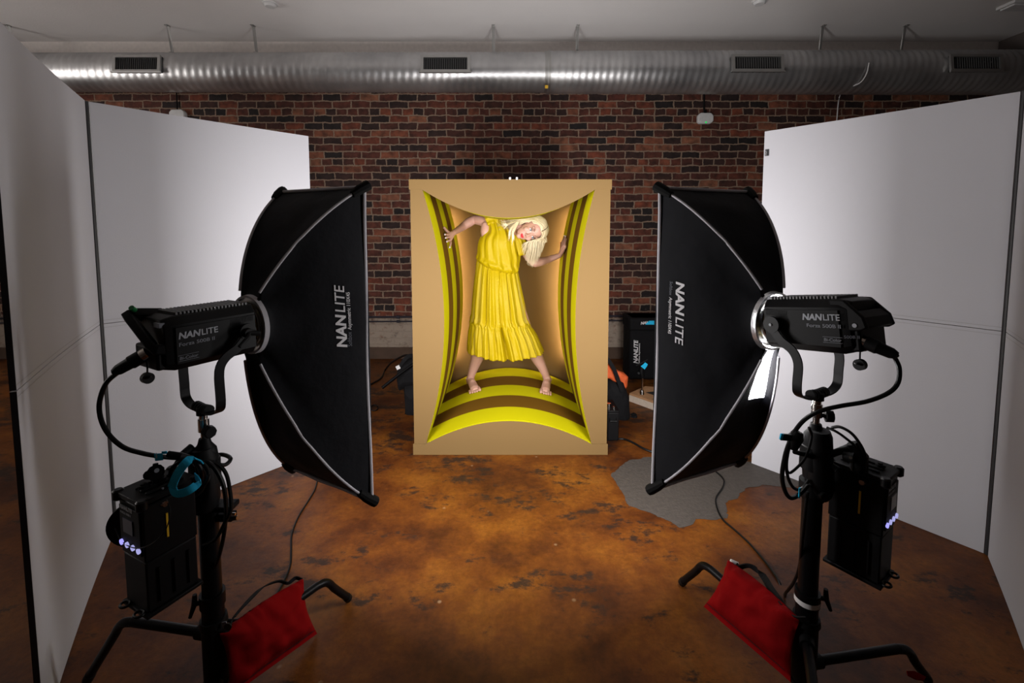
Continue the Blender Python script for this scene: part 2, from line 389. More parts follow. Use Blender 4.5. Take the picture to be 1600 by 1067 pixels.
for (u0, u1, v0, v1) in ((176, 252, 90, 117), (657, 735, 87, 115), (1144, 1224, 79, 107), (1486, 1566, 77, 104)):
    yv = DY - (.205 if u0 < 857 else .224)
    a, b_ = P(u0, v0, yv), P(u1, v1, yv); c = (a + b_) / 2; c.z = DZ + .015; wd = b_.x - a.x; hg = .165
    Zt = V((0, .12, 1)).normalized()
    mb = MB(); fr = .028
    for sx in (-1, 1): mb.box(c + V((sx * (wd / 2 - fr / 2), 0, 0)), (fr, .02, hg), Z=Zt)
    for sz in (-1, 1): mb.box(c + Zt * sz * (hg / 2 - .012), (wd - fr * 2, .02, .024), Z=Zt)
    mb.box(c - Zt * (hg / 2) + V((0, -.008, 0)), (wd + .02, .016, .012), Z=Zt, mi=1)
    g = mb.build('vent_grille', [M['galv'], M['plastic']] if u0 < 600 else [M['galv'], M['galv']], duct, smooth=False)
    mb = MB(); nb = 20
    for i in range(nb):
        x = -wd / 2 + fr + (i + .5) * (wd - 2 * fr) / nb
        mb.box(c + V((x, .012, 0)), (.003, .012, hg - .04), Z=Zt)
    for i in range(4): mb.box(c + Zt * (-.045 + i * .03) + V((0, .02, 0)), (wd - 2 * fr, .004, .003), Z=Zt)
    mb.build('louvre', M['grille'], g, smooth=False)
    MB().box(c + V((0, .03, 0)), (wd - .02, .03, hg - .01), Z=Zt).build('vent_box', M['dark'], g, smooth=False)
# hanger straps
straps = [(14, 45, 'far left above the near left V-flat'), (266, 42, 'first right of the leftmost vent'), (396, 42, 'second right of the leftmost vent'), (771, 42, 'just right of the middle vent'),
          (902, 42, 'just right of the duct collar'), (1286, 40, 'nearest right of the third vent'), (1415, 38, 'just left of the rightmost vent')]
def mk_strap(x):
    t = thing('duct_hanger', '', 'duct hanger', (x, DY, DZ + .18), 'duct hangers')
    mb = MB(); top = ZC - .001; bot = DZ + .19
    mb.prism([V((x - .014, DY - .03, top)), V((x + .014, DY - .03, top)), V((x + .014, DY + .001, bot + .05)), V((x + .02, DY + .0, bot)), V((x - .006, DY + .0, bot)), V((x - .014, DY + .001, bot + .05))], (0, .003, 0))
    mb.build('strap', M['galv'], t, smooth=False)
    MB().box((x, DY - .04, ZC - .004), (.03, .05, .006)).cyl((x, DY - .045, ZC - .012), (x, DY - .045, ZC - .004), .007).build('ceiling_tab', M['galv'], t, smooth=False)
    n = 24; rows = []
    for k in range(n + 1):
        a = R(-20 + 118 * k / n); rad = .2125 if x > X_COL else .1945
        rows.append([V((x - .012, DY + math.cos(a) * rad, DZ + math.sin(a) * rad)), V((x + .012, DY + math.cos(a) * rad, DZ + math.sin(a) * rad))])
    MB().grid(rows).build('band', M['galv'], t, solid=.002)
    return t
protoL = mk_strap(P(266, 42, DY).x); protoR = mk_strap(P(902, 42, DY).x)
for u, v, where in straps:
    if u == 266: t = protoL
    elif u == 902: t = protoR
    else:
        pr = protoL if u < 857 else protoR
        t = dup(pr, (P(u, v, DY - .03).x, pr.location.y, pr.location.z))
    t['label'] = 'thin metal strap hanging the duct from the ceiling, ' + where

# ------------------------------------------------------------------ ceiling and wall fittings
for u, v, Y, lab in ((422, 5, 3.98, 'round white smoke detector on the ceiling, left of centre'), (1187, 1, 3.94, 'round white smoke detector on the ceiling, right of centre')):
    d = ray(u, v); p = V((0, 0, CH)) + d * ((ZC - CH) / d.z)
    t = thing('smoke_detector', lab, 'smoke detector', p - V((0, 0, .04)), 'ceiling smoke detectors')
    MB().cyl(p - V((0, 0, .014)), p + V((0, 0, 0)), .062, 32).build('base', M['plastic'], t, bevel=.002)
    MB().cyl(p - V((0, 0, .034)), p - V((0, 0, .014)), .04, 32, r2=.054).build('sensor_cap', M['plastic'], t, bevel=.002)
d = ray(1590, 6); p = V((0, 0, CH)) + d * ((ZC - CH) / d.z)
t = thing('ceiling_panel', 'flat white ceiling light at the upper right corner, switched off', 'ceiling light', p - V((0, 0, .05)))
MB().box(p + V((.06, 0, -.012)), (.34, .16, .024)).build('housing', M['plastic'], t, bevel=.003)
MB().box(p + V((.06, 0, -.03)), (.30, .12, .014)).build('cover', M['plastic'], t, bevel=.003)
for u, v, sgn, lab in ((278, 180, 0, 'white wall sensor half hidden behind the left V-flat'), (1102, 185, 1, 'white wireless device on a black cable high on the brick wall')):
    p = P(u, v, YW - .03)
    t = thing('wall_device', lab, 'wall device', p - V((0, 0, .07)))
    W2, H2 = .085, .058
    pol = [(-W2 + .02, -H2), (W2 - .03, -H2), (W2, -H2 + .03), (W2, H2 - .03), (W2 - .03, H2), (-W2 + .03, H2), (-W2, H2 - .03), (-W2, -H2 + .02)]
    MB().prism([V((p.x + a, YW - .05, p.z + b_)) for a, b_ in pol], (0, .05, 0)).build('housing', M['plastic'], t, bevel=.01)
    MB().tube([(p.x - .01, YW - .02, p.z + H2 - .005), (p.x - .015, YW - .012, DZ - .05), (p.x - .015, YW - .012, DZ + .1)], .010 if sgn else .006, 8).build('cable', M['rubber'], t)
    if sgn:
        MB().cyl((p.x - .05, YW - .056, p.z - .02), (p.x - .05, YW - .05, p.z - .02), .017).build('sensor_button', M['plastic'], t)
        MB().cyl((p.x, YW - .054, p.z - H2 + .012), (p.x, YW - .049, p.z - H2 + .012), .008).build('status_light', M['greenled'], t)
        MB().box((p.x - .01, YW - .045, p.z + H2 + .01), (.03, .02, .03)).build('cable_gland', M['body'], t, bevel=.003)
a = P(1311, 143, YW - .012)
pts = [P(1358, 98, DY - .215), P(1354, 115, DY - .21), P(1343, 130, DY - .16), P(1320, 139, DY - .02), V((a.x, YW - .03, 2.88)), V((a.x, YW - .006, 2.75)), V((a.x - .01, YW - .006, 2.2)), V((a.x - .01, YW - .006, 1.5))]
tag(MB().tube(spline(pts), .0055, 8).build('white_cable', M['plastic']), 'thin white cable draped over the duct and down the brick wall on the right', 'cable')
# conduits low on the brick wall
for z, r_, lab in ((.475, .011, 'upper dark metal conduit along the foot of the brick wall'), (.425, .008, 'lower, thinner dark conduit along the foot of the brick wall')):
    t = thing('wall_conduit', lab, 'conduit', (0, YW - .014, z - r_), 'conduits at the foot of the wall')
    MB().tube([(XW0 + .05, YW - .015, z - .02), (XW1 - .05, YW - .015, z + .025)], r_, 10).build('pipe', M['conduit'], t)
    for x in (-2.9, -1.27, 1.03, 2.1, 3.2):
        MB().box((x, YW - .014, z - .02 + .045 * (x - XW0) / (XW1 - XW0)), (.035, .026, r_ * 2 + .012)).build('clip', M['conduit'], t, bevel=.002)

# ------------------------------------------------------------------ V-flats
VH = 2.03
def vflat(name_label, far, fold, near, group, label_mark=False):
    far, fold, near = V((*far, 0)), V((*fold, 0)), V((*near, 0))
    t = thing('v_flat', name_label, 'V-flat', fold, group)
    th = .014; inner = ((far + near) / 2 - fold).normalized()
    for (a, b_) in ((fold, far), (fold, near)):
        d = (b_ - a).normalized(); nrm = V((-d.y, d.x, 0))
        if nrm.dot(inner) < 0: nrm = -nrm
        a2 = a + d * .012
        for z0, z1 in ((.002, VH / 2 - .0015), (VH / 2 + .0015, VH)):
            mb = MB()
            q = [a2, b_, b_ + V((0, 0, 0)), a2]
            p0, p1, p2, p3 = a2 + V((0, 0, z0)), b_ + V((0, 0, z0)), b_ + V((0, 0, z1)), a2 + V((0, 0, z1))
            k = -nrm * th; e = nrm * .0
            n_ = 14
            # white face slightly bowed grid
            rows = []
            for i in range(5):
                row = []
                for j in range(n_ + 1):
                    s_ = j / n_; zz = lerp(z0, z1, i / 4)
                    row.append(lerp(a2, b_, s_) + V((0, 0, zz)) + nrm * (-.008 * math.sin(math.pi * s_)))
                rows.append(row)
            mb.grid(rows, mi=0)
            mb.grid([[p + k for p in r_] for r_ in rows], mi=1)
            for r_ in (rows[0], rows[-1]): mb.grid([r_, [p + k for p in r_]], mi=1 if r_ is rows[0] and z0 < .1 else 0)
            for j in (0, n_): mb.grid([[r_[j] for r_ in rows], [r_[j] + k for r_ in rows]], mi=1)
            mb.build('panel', [M['white'], M['vblack']], t, weld=.0001)
        mb = MB()
        for dz in (-.017, .017):
            rows = [[lerp(a2, b_, j / 14) + V((0, 0, VH / 2 + dz + zz)) + nrm * (.0008 - .008 * math.sin(math.pi * j / 14)) for j in range(15)] for zz in (-.0012, .0012)]
            mb.grid(rows)
        mb.build('seam_tape', M['seam'], t)
    mb = MB()
    mb.tube([fold + V((0, 0, .003)), fold + V((0, 0, VH - .001))], .010, 10)
    mb.build('hinge_tape', M['vblack'], t)
    if label_mark:
        d = (far - fold).normalized(); nrm = V((-d.y, d.x, 0))
        if nrm.dot(inner) < 0: nrm = -nrm
        c = far - d * .018 + V((0, 0, 1.905)) + nrm * .0015
        lb = MB().box(c, (.022, .002, .038), X=d).build('maker_label', M['vblack'], t, smooth=False)
        mb = MB(); X_ = V((0, 0, 1)); letters(mb, 'V-FLAT', c + nrm * .0012 + V((0, 0, -.016)) - d * (-.002), X_, d if nrm.dot(X_.cross(d)) > 0 else -d, .009)
        mb.build('lettering', M['inkw'], lb)
    return t
vflat('tall white folding V-flat behind the left softbox', (-1.262, 2.87), (-1.915, 2.09), (-1.36, 1.22), 'white V-flats')
vflat('tall white folding V-flat behind the right softbox, with a small black label', (1.492, 2.735), (2.13, 1.937), (1.50, 1.14), 'white V-flats', True)

# ------------------------------------------------------------------ cardboard set
YF, DEP = 2.85, 1.11
CX0, CX1, ZB, ZT = -.557, .515, .072, 1.70
XM0, XM1, ZMB, ZMT = -.430, .402, .225, 1.525
def side_x(z, sgn):
    q = ((z - (ZB + ZT) / 2) / ((ZT - ZB) / 2)) ** 2
    return XM0 + (CX0 - XM0) * q if sgn < 0 else XM1 + (CX1 - XM1) * q
def floor_z(x): q = ((x - (CX0 + CX1) / 2) / ((CX1 - CX0) / 2)) ** 2; return ZMB + (ZB - ZMB) * q
def top_z(x): q = ((x - (CX0 + CX1) / 2) / ((CX1 - CX0) / 2)) ** 2; return ZMT + (ZT - ZMT) * q
OX0, OX1, OZ = -.632, .612, 1.762
cset = thing('cardboard_set', 'tan cardboard frame with striped yellow curved walls standing in front of the brick wall', 'photo set', ((OX0 + OX1) / 2, YF, 0))
def front_piece(name, outer, curve, th=.008, dy=0.0):
    poly = [V((x, YF + dy, z)) for x, z in outer + curve]
    mb = MB(); n = len(curve); m_ = len(outer)
    return poly
N_ = 32
def strip_front(name, A, B, dy, th=.008):
    """A: inner curve pts (x,z); B: matching outer pts"""
    mb = MB(); f = [[V((x, YF + dy, z)) for x, z in A], [V((x, YF + dy, z)) for x, z in B]]
    k = [[p + V((0, th, 0)) for p in r_] for r_ in f]
    inq = lambda p: CX0 - .001 <= p.x <= CX1 + .001 and ZB - .001 <= p.z <= ZT + .001
    mb.grid(f); mb.grid(k); mb.grid([f[0], k[0]], mf=lambda i, j: 1 if inq(f[0][j]) and inq(f[0][j + 1]) else 0); mb.grid([f[1], k[1]])
    for j in (0, -1): mb.grid([[f[0][j], f[1][j]], [k[0][j], k[1][j]]])
    return mb.build(name, [M['kraft'], M['yellow']], cset, weld=.0001, angle=30)
zs = [lerp(.0, OZ - .004, i / N_) for i in range(N_ + 1)]
cl = lambda z: min(max(z, ZB), ZT)
strip_front('side_panel', [(side_x(cl(z), -1), z) for z in zs], [(OX0, z) for z in zs], 0)
strip_front('side_panel', [(side_x(cl(z), 1), z) for z in zs], [(OX1, z) for z in zs], 0)
xs = [lerp(OX0 - .006, OX1 + .006, i / 48) for i in range(49)]
cx = lambda x: min(max(x, CX0), CX1)
strip_front('header_panel', [(x, top_z(cx(x))) for x in xs], [(x, OZ) for x in xs], -.009)
strip_front('footer_panel', [(x, floor_z(cx(x))) for x in xs], [(x, .001) for x in xs], -.009)
def wallstrip(name, crv, nrm):
    """inner striped wall: crv(i)-> (x,z) ; 5 bands of depth"""
    nb = 5; rows = []
    ys = []
    for b_ in range(nb):
        for j in range(3): ys.append((YF + .008 + (DEP - .008) * (b_ + j / 3) / nb))
    ys.append(YF + DEP)
    for y in ys: rows.append([V((x, y, z)) for x, z in crv])
    mb = MB(); mb.grid(rows, mf=lambda i, j: 0 if (i // 3) % 2 == 0 else 1)
    mb.grid([[p + nrm * .005 for p in r_] for r_ in rows], mi=2)
    for r_ in (rows[0], rows[-1]): mb.grid([r_, [p + nrm * .005 for p in r_]], mi=0)
    return mb.build(name, [M['yellow'], M['brown'], M['kraft']], cset, angle=50, recalc=False)
NZ = 40
zz = [lerp(ZB, ZT, i / NZ) for i in range(NZ + 1)]; xx = [lerp(CX0, CX1, i / NZ) for i in range(NZ + 1)]
wallstrip('striped_side_wall', [(side_x(z, -1), z) for z in zz], V((-1, 0, 0)))
wallstrip('striped_side_wall', [(side_x(z, 1), z) for z in zz], V((1, 0, 0)))
wallstrip('striped_floor', [(x, floor_z(x)) for x in xx], V((0, 0, -1)))
wallstrip('striped_ceiling', [(x, top_z(x)) for x in xx], V((0, 0, 1)))
BK = YF + DEP + .085
MB().box(((OX0 + OX1) / 2, BK + .005, OZ / 2), (OX1 - OX0, .01, OZ - .002)).build('back_panel', M['kraft'], cset)
for sg, x in ((-1, OX0), (1, OX1)):
    MB().box((x, (YF + BK) / 2 + .01, OZ / 2), (.008, BK - YF - .03, OZ - .01)).build('outer_side', M['kraft'], cset)
MB().box(((OX0 + OX1) / 2, (YF + BK) / 2 + .01, OZ - .006), (OX1 - OX0, BK - YF - .03, .008)).build('outer_top', M['kraft'], cset)
for sg in (-1, 1):
    pts = [V((side_x(z, sg) + sg * .024, YF + DEP + .012, z)) for z in [lerp(.28, 1.62, i / 20) for i in range(21)]]
    MB().tube(pts, .006, 6).build('added_glow_strip', M['strip'], cset)  # hidden glow source, added to brighten the back panel edges
for x in (-.012, .03):
    MB().box((x, YF + .004, OZ + .006), (.012, .03, .016)).build('binder_clip', M['plastic'], cset, bevel=.002)
open_end = 1

# ------------------------------------------------------------------ light on stand (built once per side)
def light_rig(side):
    L = side < 0; sd = 'left' if L else 'right'; osd = 'right' if L else 'left'
    if L: ax = V((.485, .875, 0)).normalized(); near = V((.875, -.485, 0)).normalized(); ringc = V((-.831, 1.42, 1.157)); zt, zb = 1.600, .492
    else: ax = V((-.42, .906, 0)).normalized(); near = V((-.906, -.42, 0)).normalized(); ringc = V((.832, 1.43, 1.166)); zt, zb = 1.600, .515
    U = V((0, 0, 1)); D = .285
    fc = ringc + ax * D; ca, cb = zt - ringc.z, ringc.z - zb
    hw = .225
    # --- softbox
    sb = thing('softbox', 'tall black rectangular softbox with grey piping on the %s light, seen from behind' % sd, 'softbox', V((fc.x, fc.y, zb)), 'black softboxes')
    corners = [(hw, ca), (-hw, ca), (-hw, -cb), (hw, -cb)]      # near-top, far-top, far-bottom, near-bottom
    def rib(k, t):
        a = math.atan2(corners[k][1], corners[k][0]); r0 = .088
        f = .42 * math.sin(t * math.pi / 2) + .58 * t; g = .55 * t + .45 * (1 - math.cos(t * math.pi / 2))
        f2 = .30 * math.sin(t * math.pi / 2) + .70 * t
        s_ = r0 * math.cos(a) + (corners[k][0] - r0 * math.cos(a)) * f2
        z_ = r0 * math.sin(a) + (corners[k][1] - r0 * math.sin(a)) * f
        return s_, z_, g * D, f
    def loc(s_, z_, w_): return ringc + near * s_ + U * z_ + ax * w_
    nt_, ns_ = 22, 14
    rows = []
    for i in range(nt_ + 1):
        t = i / nt_; row = []
        for k in range(4):
            s0, z0, w0, f = rib(k, t); s1, z1, w1, _ = rib((k + 1) % 4, t)
            a0 = math.atan2(corners[k][1], corners[k][0]); a1 = math.atan2(corners[(k + 1) % 4][1], corners[(k + 1) % 4][0])
            if a1 < a0: a1 += 2 * math.pi
            for j in range(ns_):
                q = j / ns_; rx, rz = lerp(s0, s1, q), lerp(z0, z1, q)
                aa = lerp(a0, a1, q); bl = 1 - (1 - t) ** 4 if 0 < q < 1 else 1
                cx_, cz_ = .088 * math.cos(aa), .088 * math.sin(aa)
                px_, pz_ = lerp(cx_ , rx, bl), lerp(cz_, rz, bl)
                sag = math.sin(math.pi * q) * .012 * math.sin(math.pi * t)
                p = loc(px_, pz_, lerp(w0, w1, q) + sag)
                row.append(p + ax * noise.noise(p * 9) * .016 * math.sin(math.pi * t) * math.sin(math.pi * q))
        rows.append(row)
    mb = MB(); mb.grid(rows, close=True)
    if not L:   # the zip on the lower side hangs open, the silver lining shows
        keep = []
        nc = ns_ * 4
        for idx, f in enumerate(mb.f):
            i, j = idx // nc, idx % nc
            if 2 * ns_ + 1 <= j < 2 * ns_ + 6 and 0 <= i < 8: continue
            keep.append(f)
        mb.f = keep; mb.m = [0] * len(keep)
    shell = mb.build('shell', [M['fabric'], M['silver']], sb, angle=70)
    # outward normals then an inner silver skin
    q = shell.modifiers.new('lining', 'SOLIDIFY'); q.thickness = .0025; q.offset = -1; q.material_offset = 1
    # diffuser
    fr = [loc(a, b_, D - .02) for a, b_ in corners]
    ins = [loc(a * .985, b_ - math.copysign(.004, b_), D + .001) for a, b_ in corners]
    nseg = 8; g = [[lerp(lerp(ins[0], ins[1], i / nseg), lerp(ins[3], ins[2], i / nseg), j / nseg) for i in range(nseg + 1)] for j in range(nseg + 1)]
    MB().grid(g).build('diffuser', M['diffL' if L else 'diffR'], sb, smooth=False)
    # piping on the front edge, the ribs, the pockets
    mb = MB(); fe = [loc(a, b_, D) for a, b_ in corners]
    for k in range(4):
        a, b_ = fe[k], fe[(k + 1) % 4]
        pts = [lerp(a, b_, j / 12) - ax * .006 + ax * .002 * math.sin(j) - (near if k in (3,) else V((0, 0, 0))) * .008 * math.sin(math.pi * j / 12) for j in range(13)]
        mb.tube(pts, .0062, 8)
    mb.build('front_piping', M['trim'], sb)
    for k in range(4):
        out = (near * corners[k][0] + U * corners[k][1]).normalized()
        pts = []
        for i in range(1, 27):
            t = .02 + (.86) * i / 26; s_, z_, w_, _ = rib(k, t)
            kink = .010 * math.exp(-((t - .42) / .05) ** 2) if k in (0, 3) else 0
            pts.append(loc(s_, z_, w_) + out * .002 - ax * .003 - (near * .6 + U * .2) * kink)
        MB().tube(pts, [.0042] * 26, 8).build('rib_piping', M['trim'], sb)
        pp = [loc(*rib(k, t)[:3]) + out * .003 for t in (.87, .93, 1.0)]; pp.append(pp[-1] + (pp[-1] - pp[-2]) * .35)
        MB().tube(pp, [.012, .017, .019, .018], 10).build('corner_pocket', M['pocket'], sb, bevel=.002)
    # lettering along the near panel
    if L: X_, Yl = U, -ax
    else: X_, Yl = -U, -ax
    def onpanel(z_, w_): # point on the near (k=3..0) long panel
        best = None
        for row in rows:
            for j in range(3 * ns_, 4 * ns_ + 1):
                p = row[j % (4 * ns_)]; d_ = (p.z - z_) ** 2 + ((p - ringc).dot(ax) - w_) ** 2
                if best is None or d_ < best[0]: best = (d_, p)
        return best[1]
    # the near panel is sloped: lettering baseline lies in it
    pa, pb = (540, 543), (1058, 440)
    def panel_pt(u, v):
        o_ = V((0, 0, CH)); d_ = ray(u, v); bt = None
        from mathutils.geometry import intersect_ray_tri
        nc = 4 * ns_
        for i in range(nt_):
            for j in range(3 * ns_, 4 * ns_):
                a, b_, c_, e_ = rows[i][j], rows[i][(j + 1) % nc], rows[i + 1][(j + 1) % nc], rows[i + 1][j]
                for tri in ((a, b_, c_), (a, c_, e_)):
                    h_ = intersect_ray_tri(*tri, d_, o_)
                    if h_ is not None and (bt is None or h_.length < bt.length): bt = h_
        return bt
    def fit_text(txt, p0, p1, side_uv, bold, shear, mt, nm, size_px, parts=None):
        a, b_, c_ = panel_pt(*p0), panel_pt(*p1), panel_pt(*side_uv)
        if a is None or b_ is None or c_ is None: print('TEXT MISS', txt, a, b_, c_); return
        Xd = (b_ - a); ln = Xd.length; Xd.normalize(); Yd = c_ - a; Yd = (Yd - Xd * Yd.dot(Xd)); hgt = Yd.length; Yd.normalize(); Zd = Xd.cross(Yd)
        mb = MB(); off = Zd * .05
        from mathutils.bvhtree import BVHTree
        nc = 4 * ns_; bvh = BVHTree.FromPolygons([p for q_ in rows for p in q_], [(i * nc + j, i * nc + (j + 1) % nc, (i + 1) * nc + (j + 1) % nc, (i + 1) * nc + j) for i in range(nt_) for j in range(nc)])
        segs = parts or [(txt, bold)]
        tot = []; tmp = MB(); x = 0
        size = hgt / .73
        for s_, bo in segs:
            w_ = letters(tmp, s_, V((x, 0, 0)), (1, 0, 0), (0, 1, 0), size, bo, shear, .0006); x += w_ + size * .025
        wtot = max(p.x for p in tmp.v)
        for p in tmp.v:
            w_ = a + Xd * p.x * ln / wtot + Yd * p.y; h_ = bvh.ray_cast(w_ + off, -Zd, .1)[0]
            mb.v.append((h_ if h_ is not None else w_) + Zd * (p.z + .0012))
        mb.f = tmp.f; mb.m = tmp.m
        mb.build(nm, mt, sb, smooth=False)
    if L:
        fit_text('', (542, 543), (537, 444), (526, 543), .02, .2, M['inkw'], 'logo_lettering', 0, [('NAN', .035), ('LITE', .008)])
        fit_text('Softbox', (550, 541), (549, 518), (543, 541), 0, .15, M['inkd'], 'model_lettering', 0)
        fit_text('Asymmetric 110X45', (549, 515), (546, 456), (543, 515), .01, .15, M['inkw'], 'model_lettering', 0)
    else:
        fit_text('', (1057, 439), (1055, 538), (1070, 439), .02, .2, M['inkw'], 'logo_lettering', 0, [('NAN', .035), ('LITE', .008)])
        fit_text('Softbox', (1047, 439), (1046, 461), (1052, 439), 0, .15, M['inkd'], 'model_lettering', 0)
        fit_text('Asymmetric 110X45', (1046, 464), (1044, 521), (1051, 464), .01, .15, M['inkw'], 'model_lettering', 0)
    # speed ring
    mb = MB(); n = 40; pr = [(.086, -.006), (.093, -.006), (.095, .008), (.086, .008)]
    rws = [[loc(r_ * math.cos(2 * math.pi * i / n), r_ * math.sin(2 * math.pi * i / n), w_) for i in range(n)] for r_, w_ in pr + pr[:1]]
    mb.grid(rws, close=True); mb.build('speed_ring', M['silver' if not L else 'trim'], sb, angle=30)

    MB().tube([loc(0, 0, .004), loc(0, 0, .007)], .087 if L else .0805, 32).build('light_stop_plate', M['silver'], sb, angle=30)  # disc added to block softbox light leaking out around the mount
    # --- fixture
    th_ = R(0 if L else 8.5); axF = ax * math.cos(th_) - U * math.sin(th_); UF = U * math.cos(th_) + ax * math.sin(th_)
    def fx(a, s_, z_): return ringc - axF * a + near * s_ + UF * z_
    pv = fx(.062, 0, 0)
    def fy(a, s_, z_): return pv - ax * (a - .062) + near * s_ + U * z_
    lt = thing('studio_light', 'black studio light with handle and printed lettering clamped to the %s softbox' % sd, 'studio light', fx(.13, 0, -.08), 'studio lights')
    rows = []; wt, wb = .062, .072
    prof = [(-.055, .072), (.055, .072), (.073, .050), (.073, -.055), (.058, -.074), (-.058, -.074), (-.073, -.055), (-.073, .050)]
    st = [(.020, .80), (.024, 1), (.20, 1), (.236, 1.0), (.262, .90)]
    rows = [[fx(a, x * k, z * k) for x, z in prof] for a, k in st]
    mb = MB(); mb.grid(rows, close=True); mb.add(rows[0], [tuple(range(8))]); mb.add(rows[-1], [tuple(range(8))])
    mb.build('housing', M['body'], lt, weld=.0001, bevel=.003, angle=20)
    for sg in (1, -1):  # raised side plates
        mb = MB(); c = fx(.132, sg * .0742, -.006)
        mb.box(c, (.213, .003, .098), X=axF, Z=UF)
        for i in range(26): mb.box(fx(.034 + i * .0026, sg * .0756, .036 - i * .0002), (.0010, .0010, .018 + .0 * i), X=axF, Z=(UF + axF * .6)) if sg > 0 else None
        mb.build('side_plate', M['body'], lt, bevel=.002)
    mb = MB()
    for i in range(20): mb.box(fx(.036 + i * .0098, 0, .0755), (.0046, .098, .008), X=axF, Z=UF)
    mb.build('vent_fins', M['grille'], lt, smooth=False)
    MB().tube([fx(.022, 0, 0), fx(-.004, 0, 0)], [.062, .058], 32).build('front_flange', M['brass'], lt, angle=30)
    n = 32; pr = [(.064, .004), (.074, .004), (.074, .016), (.064, .016)]
    rws = [[fx(w_, r_ * math.cos(2 * math.pi * i / n), r_ * math.sin(2 * math.pi * i / n)) for i in range(n)] for r_, w_ in pr + pr[:1]]
    MB().grid(rws, close=True).build('mount_ring', M['chrome'], lt, angle=30)
    # handle: two cheeks and a cross bar
    hb = MB()
    if L:
        c1, c2, c3, c4 = fx(.215, -.050, .062), fx(.292, -.052, .076), fx(.276, .050, -.010), fx(.225, .056, -.014)
        hb.tube([c1, lerp(c1, c2, .85), c2, lerp(c2, c3, .12), lerp(c2, c3, .88), c3, c4], [.021, .019, .015, .015, .016, .018, .023], 4, up=UF)
        hb.tube([fx(.222, -.052, .060), fx(.222, .050, .058)], .014, 4)
        hb.prism([fx(.225, .062, .066), fx(.262, .056, .050), fx(.262, .056, .020), fx(.225, .062, .0)], near * -.012)
    else:
        for sg in (1, -1):
            o_ = near * (.007 * sg)
            hb.prism([fx(a, sg * .060, z) - o_ for a, z in ((.212, .072), (.250, .070), (.292, .026), (.299, -.002), (.285, -.010), (.245, -.012), (.222, .0))], o_ * 2)
        hb.prism([fx(a, -.066, z) for a, z in ((.272, .042), (.292, .024), (.298, -.002), (.280, -.008))], near * .132)
        MB().tube([fx(.272, .067, .004), fx(.272, .0695, .004)], .0055, 12).build('handle_bolt', M['ink'], lt)
    hb.build('handle', M['body2'], lt, bevel=.004)
    MB().box(fx(.262, 0, -.035), (.030, .118, .062), X=axF).build('rear_block', M['body'], lt, bevel=.006)
    if L:
        MB().cyl(fx(.278, -.044, .086), fx(.288, -.036, .095), .0065).build('green_button', M['green'], lt)
        MB().box(fx(.262, .045, .052), (.012, .03, .012), X=axF).build('rear_badge', M['inkd'], lt, smooth=False)
    # connector with its hanging cap
    cp = fx(.270, .030, -.050) if L else fx(.262, .050, -.048)
    cp = P(228, 553, cp.y) if L else P(1346, 532, cp.y); dirc = ((P(183, 579, cp.y - .03) - cp) if L else (P(1393, 552, cp.y - .05) - cp)).normalized()
    con = MB().tube([cp, cp + dirc * .010, cp + dirc * .011, cp + dirc * .036, cp + dirc * .04, cp + dirc * .066, cp + dirc * .078], [.015, .015, .018, .018, .0155, .014, .009], 18).build('power_plug', M['body2'], lt, angle=30)
    MB().tube([cp - dirc * .004, cp + dirc * .010], .0165, 18).build('plug_collar', M['chrome'], lt, angle=30)
    c0 = cp - U * .016; ce = c0 - U * .048
    mb = MB(); mb.tube(spline([c0, c0 - U * .02 + near * .003, ce]), .0022, 6)
    mb.tube([ce + near * .007, ce - near * .007], [.0145, .0145], 16); mb.tube([ce + U * .004 + near * .0075, ce + near * .009], [.010, .008], 12)
    mb.build('socket_cap', M['rubber'], lt, angle=40)
    # lettering
    rd = axF if L else -axF
    def fit(segs, a, z, width, cap, mt, nm, lines=False):
        tmp = MB(); x = 0; size = cap / .70
        for s_, bo, sh in segs: x += letters(tmp, s_, V((x, 0, 0)), (1, 0, 0), (0, 1, 0), size, bo, sh, .0006) + size * .03
        wt_ = max(p.x for p in tmp.v); mb = MB(); o_ = fx(a, .0763, z)
        mb.v = [o_ + rd * (p.x * width / wt_) + UF * p.y + near * p.z for p in tmp.v]; mb.f = tmp.f; mb.m = tmp.m
        if lines:
            for dz in (-.0035, cap + .0035): mb.box(o_ + rd * (width / 2) + UF * dz + near * .0004, (width + .004, .0006, .0009), X=rd, Z=UF)
        mb.build(nm, mt, lt, smooth=False)
    fit([('NAN', .04, .15), ('LITE', .012, 0)], .234 if L else .143, .012 if L else .016, .100, .0165, M['ink'], 'logo_lettering')
    fit([('Forza 500B II', .016, 0)], .234 if L else .153, -.008 if L else -.004, .090, .0095, M['inkd'], 'model_lettering')
    fit([('Bi-Color', .012, .1)], .234 if L else .196, -.044 if L else -.040, .046, .008, M['inkd'], 'colour_lettering', True)
    if not L:
        mb = MB(); letters(mb, '500B II', fx(.246, .0735, -.030), (-axF * .85 - near * .3), UF, .011, .01, 0, .0005, sx=1.1)
        mb.build('rear_lettering', M['inkd'], lt, smooth=False)
    # yoke
    pa = .062; pb = .146; BZ = -.226 if L else -.203
    yk = thing('light_yoke', 'x', 'x', (0, 0, 0)) if False else None
    def arm(sg):
        pts = [fy(pa, sg * .096, 0), fy(pa + .004, sg * .096, -.012), fy(pa + .032, sg * .096, -.042), fy(pb - .018, sg * .096, -.062), fy(pb, sg * .096, -.095), fy(pb, sg * .096, BZ + .060)]
        pts += [fy(pb, sg * .096, BZ + .042), fy(pb, sg * .092, BZ + .022), fy(pb, sg * .074, BZ + .008), fy(pb, sg * .045, BZ + .001), fy(pb, 0, BZ)]
        return pts
    mb = MB()
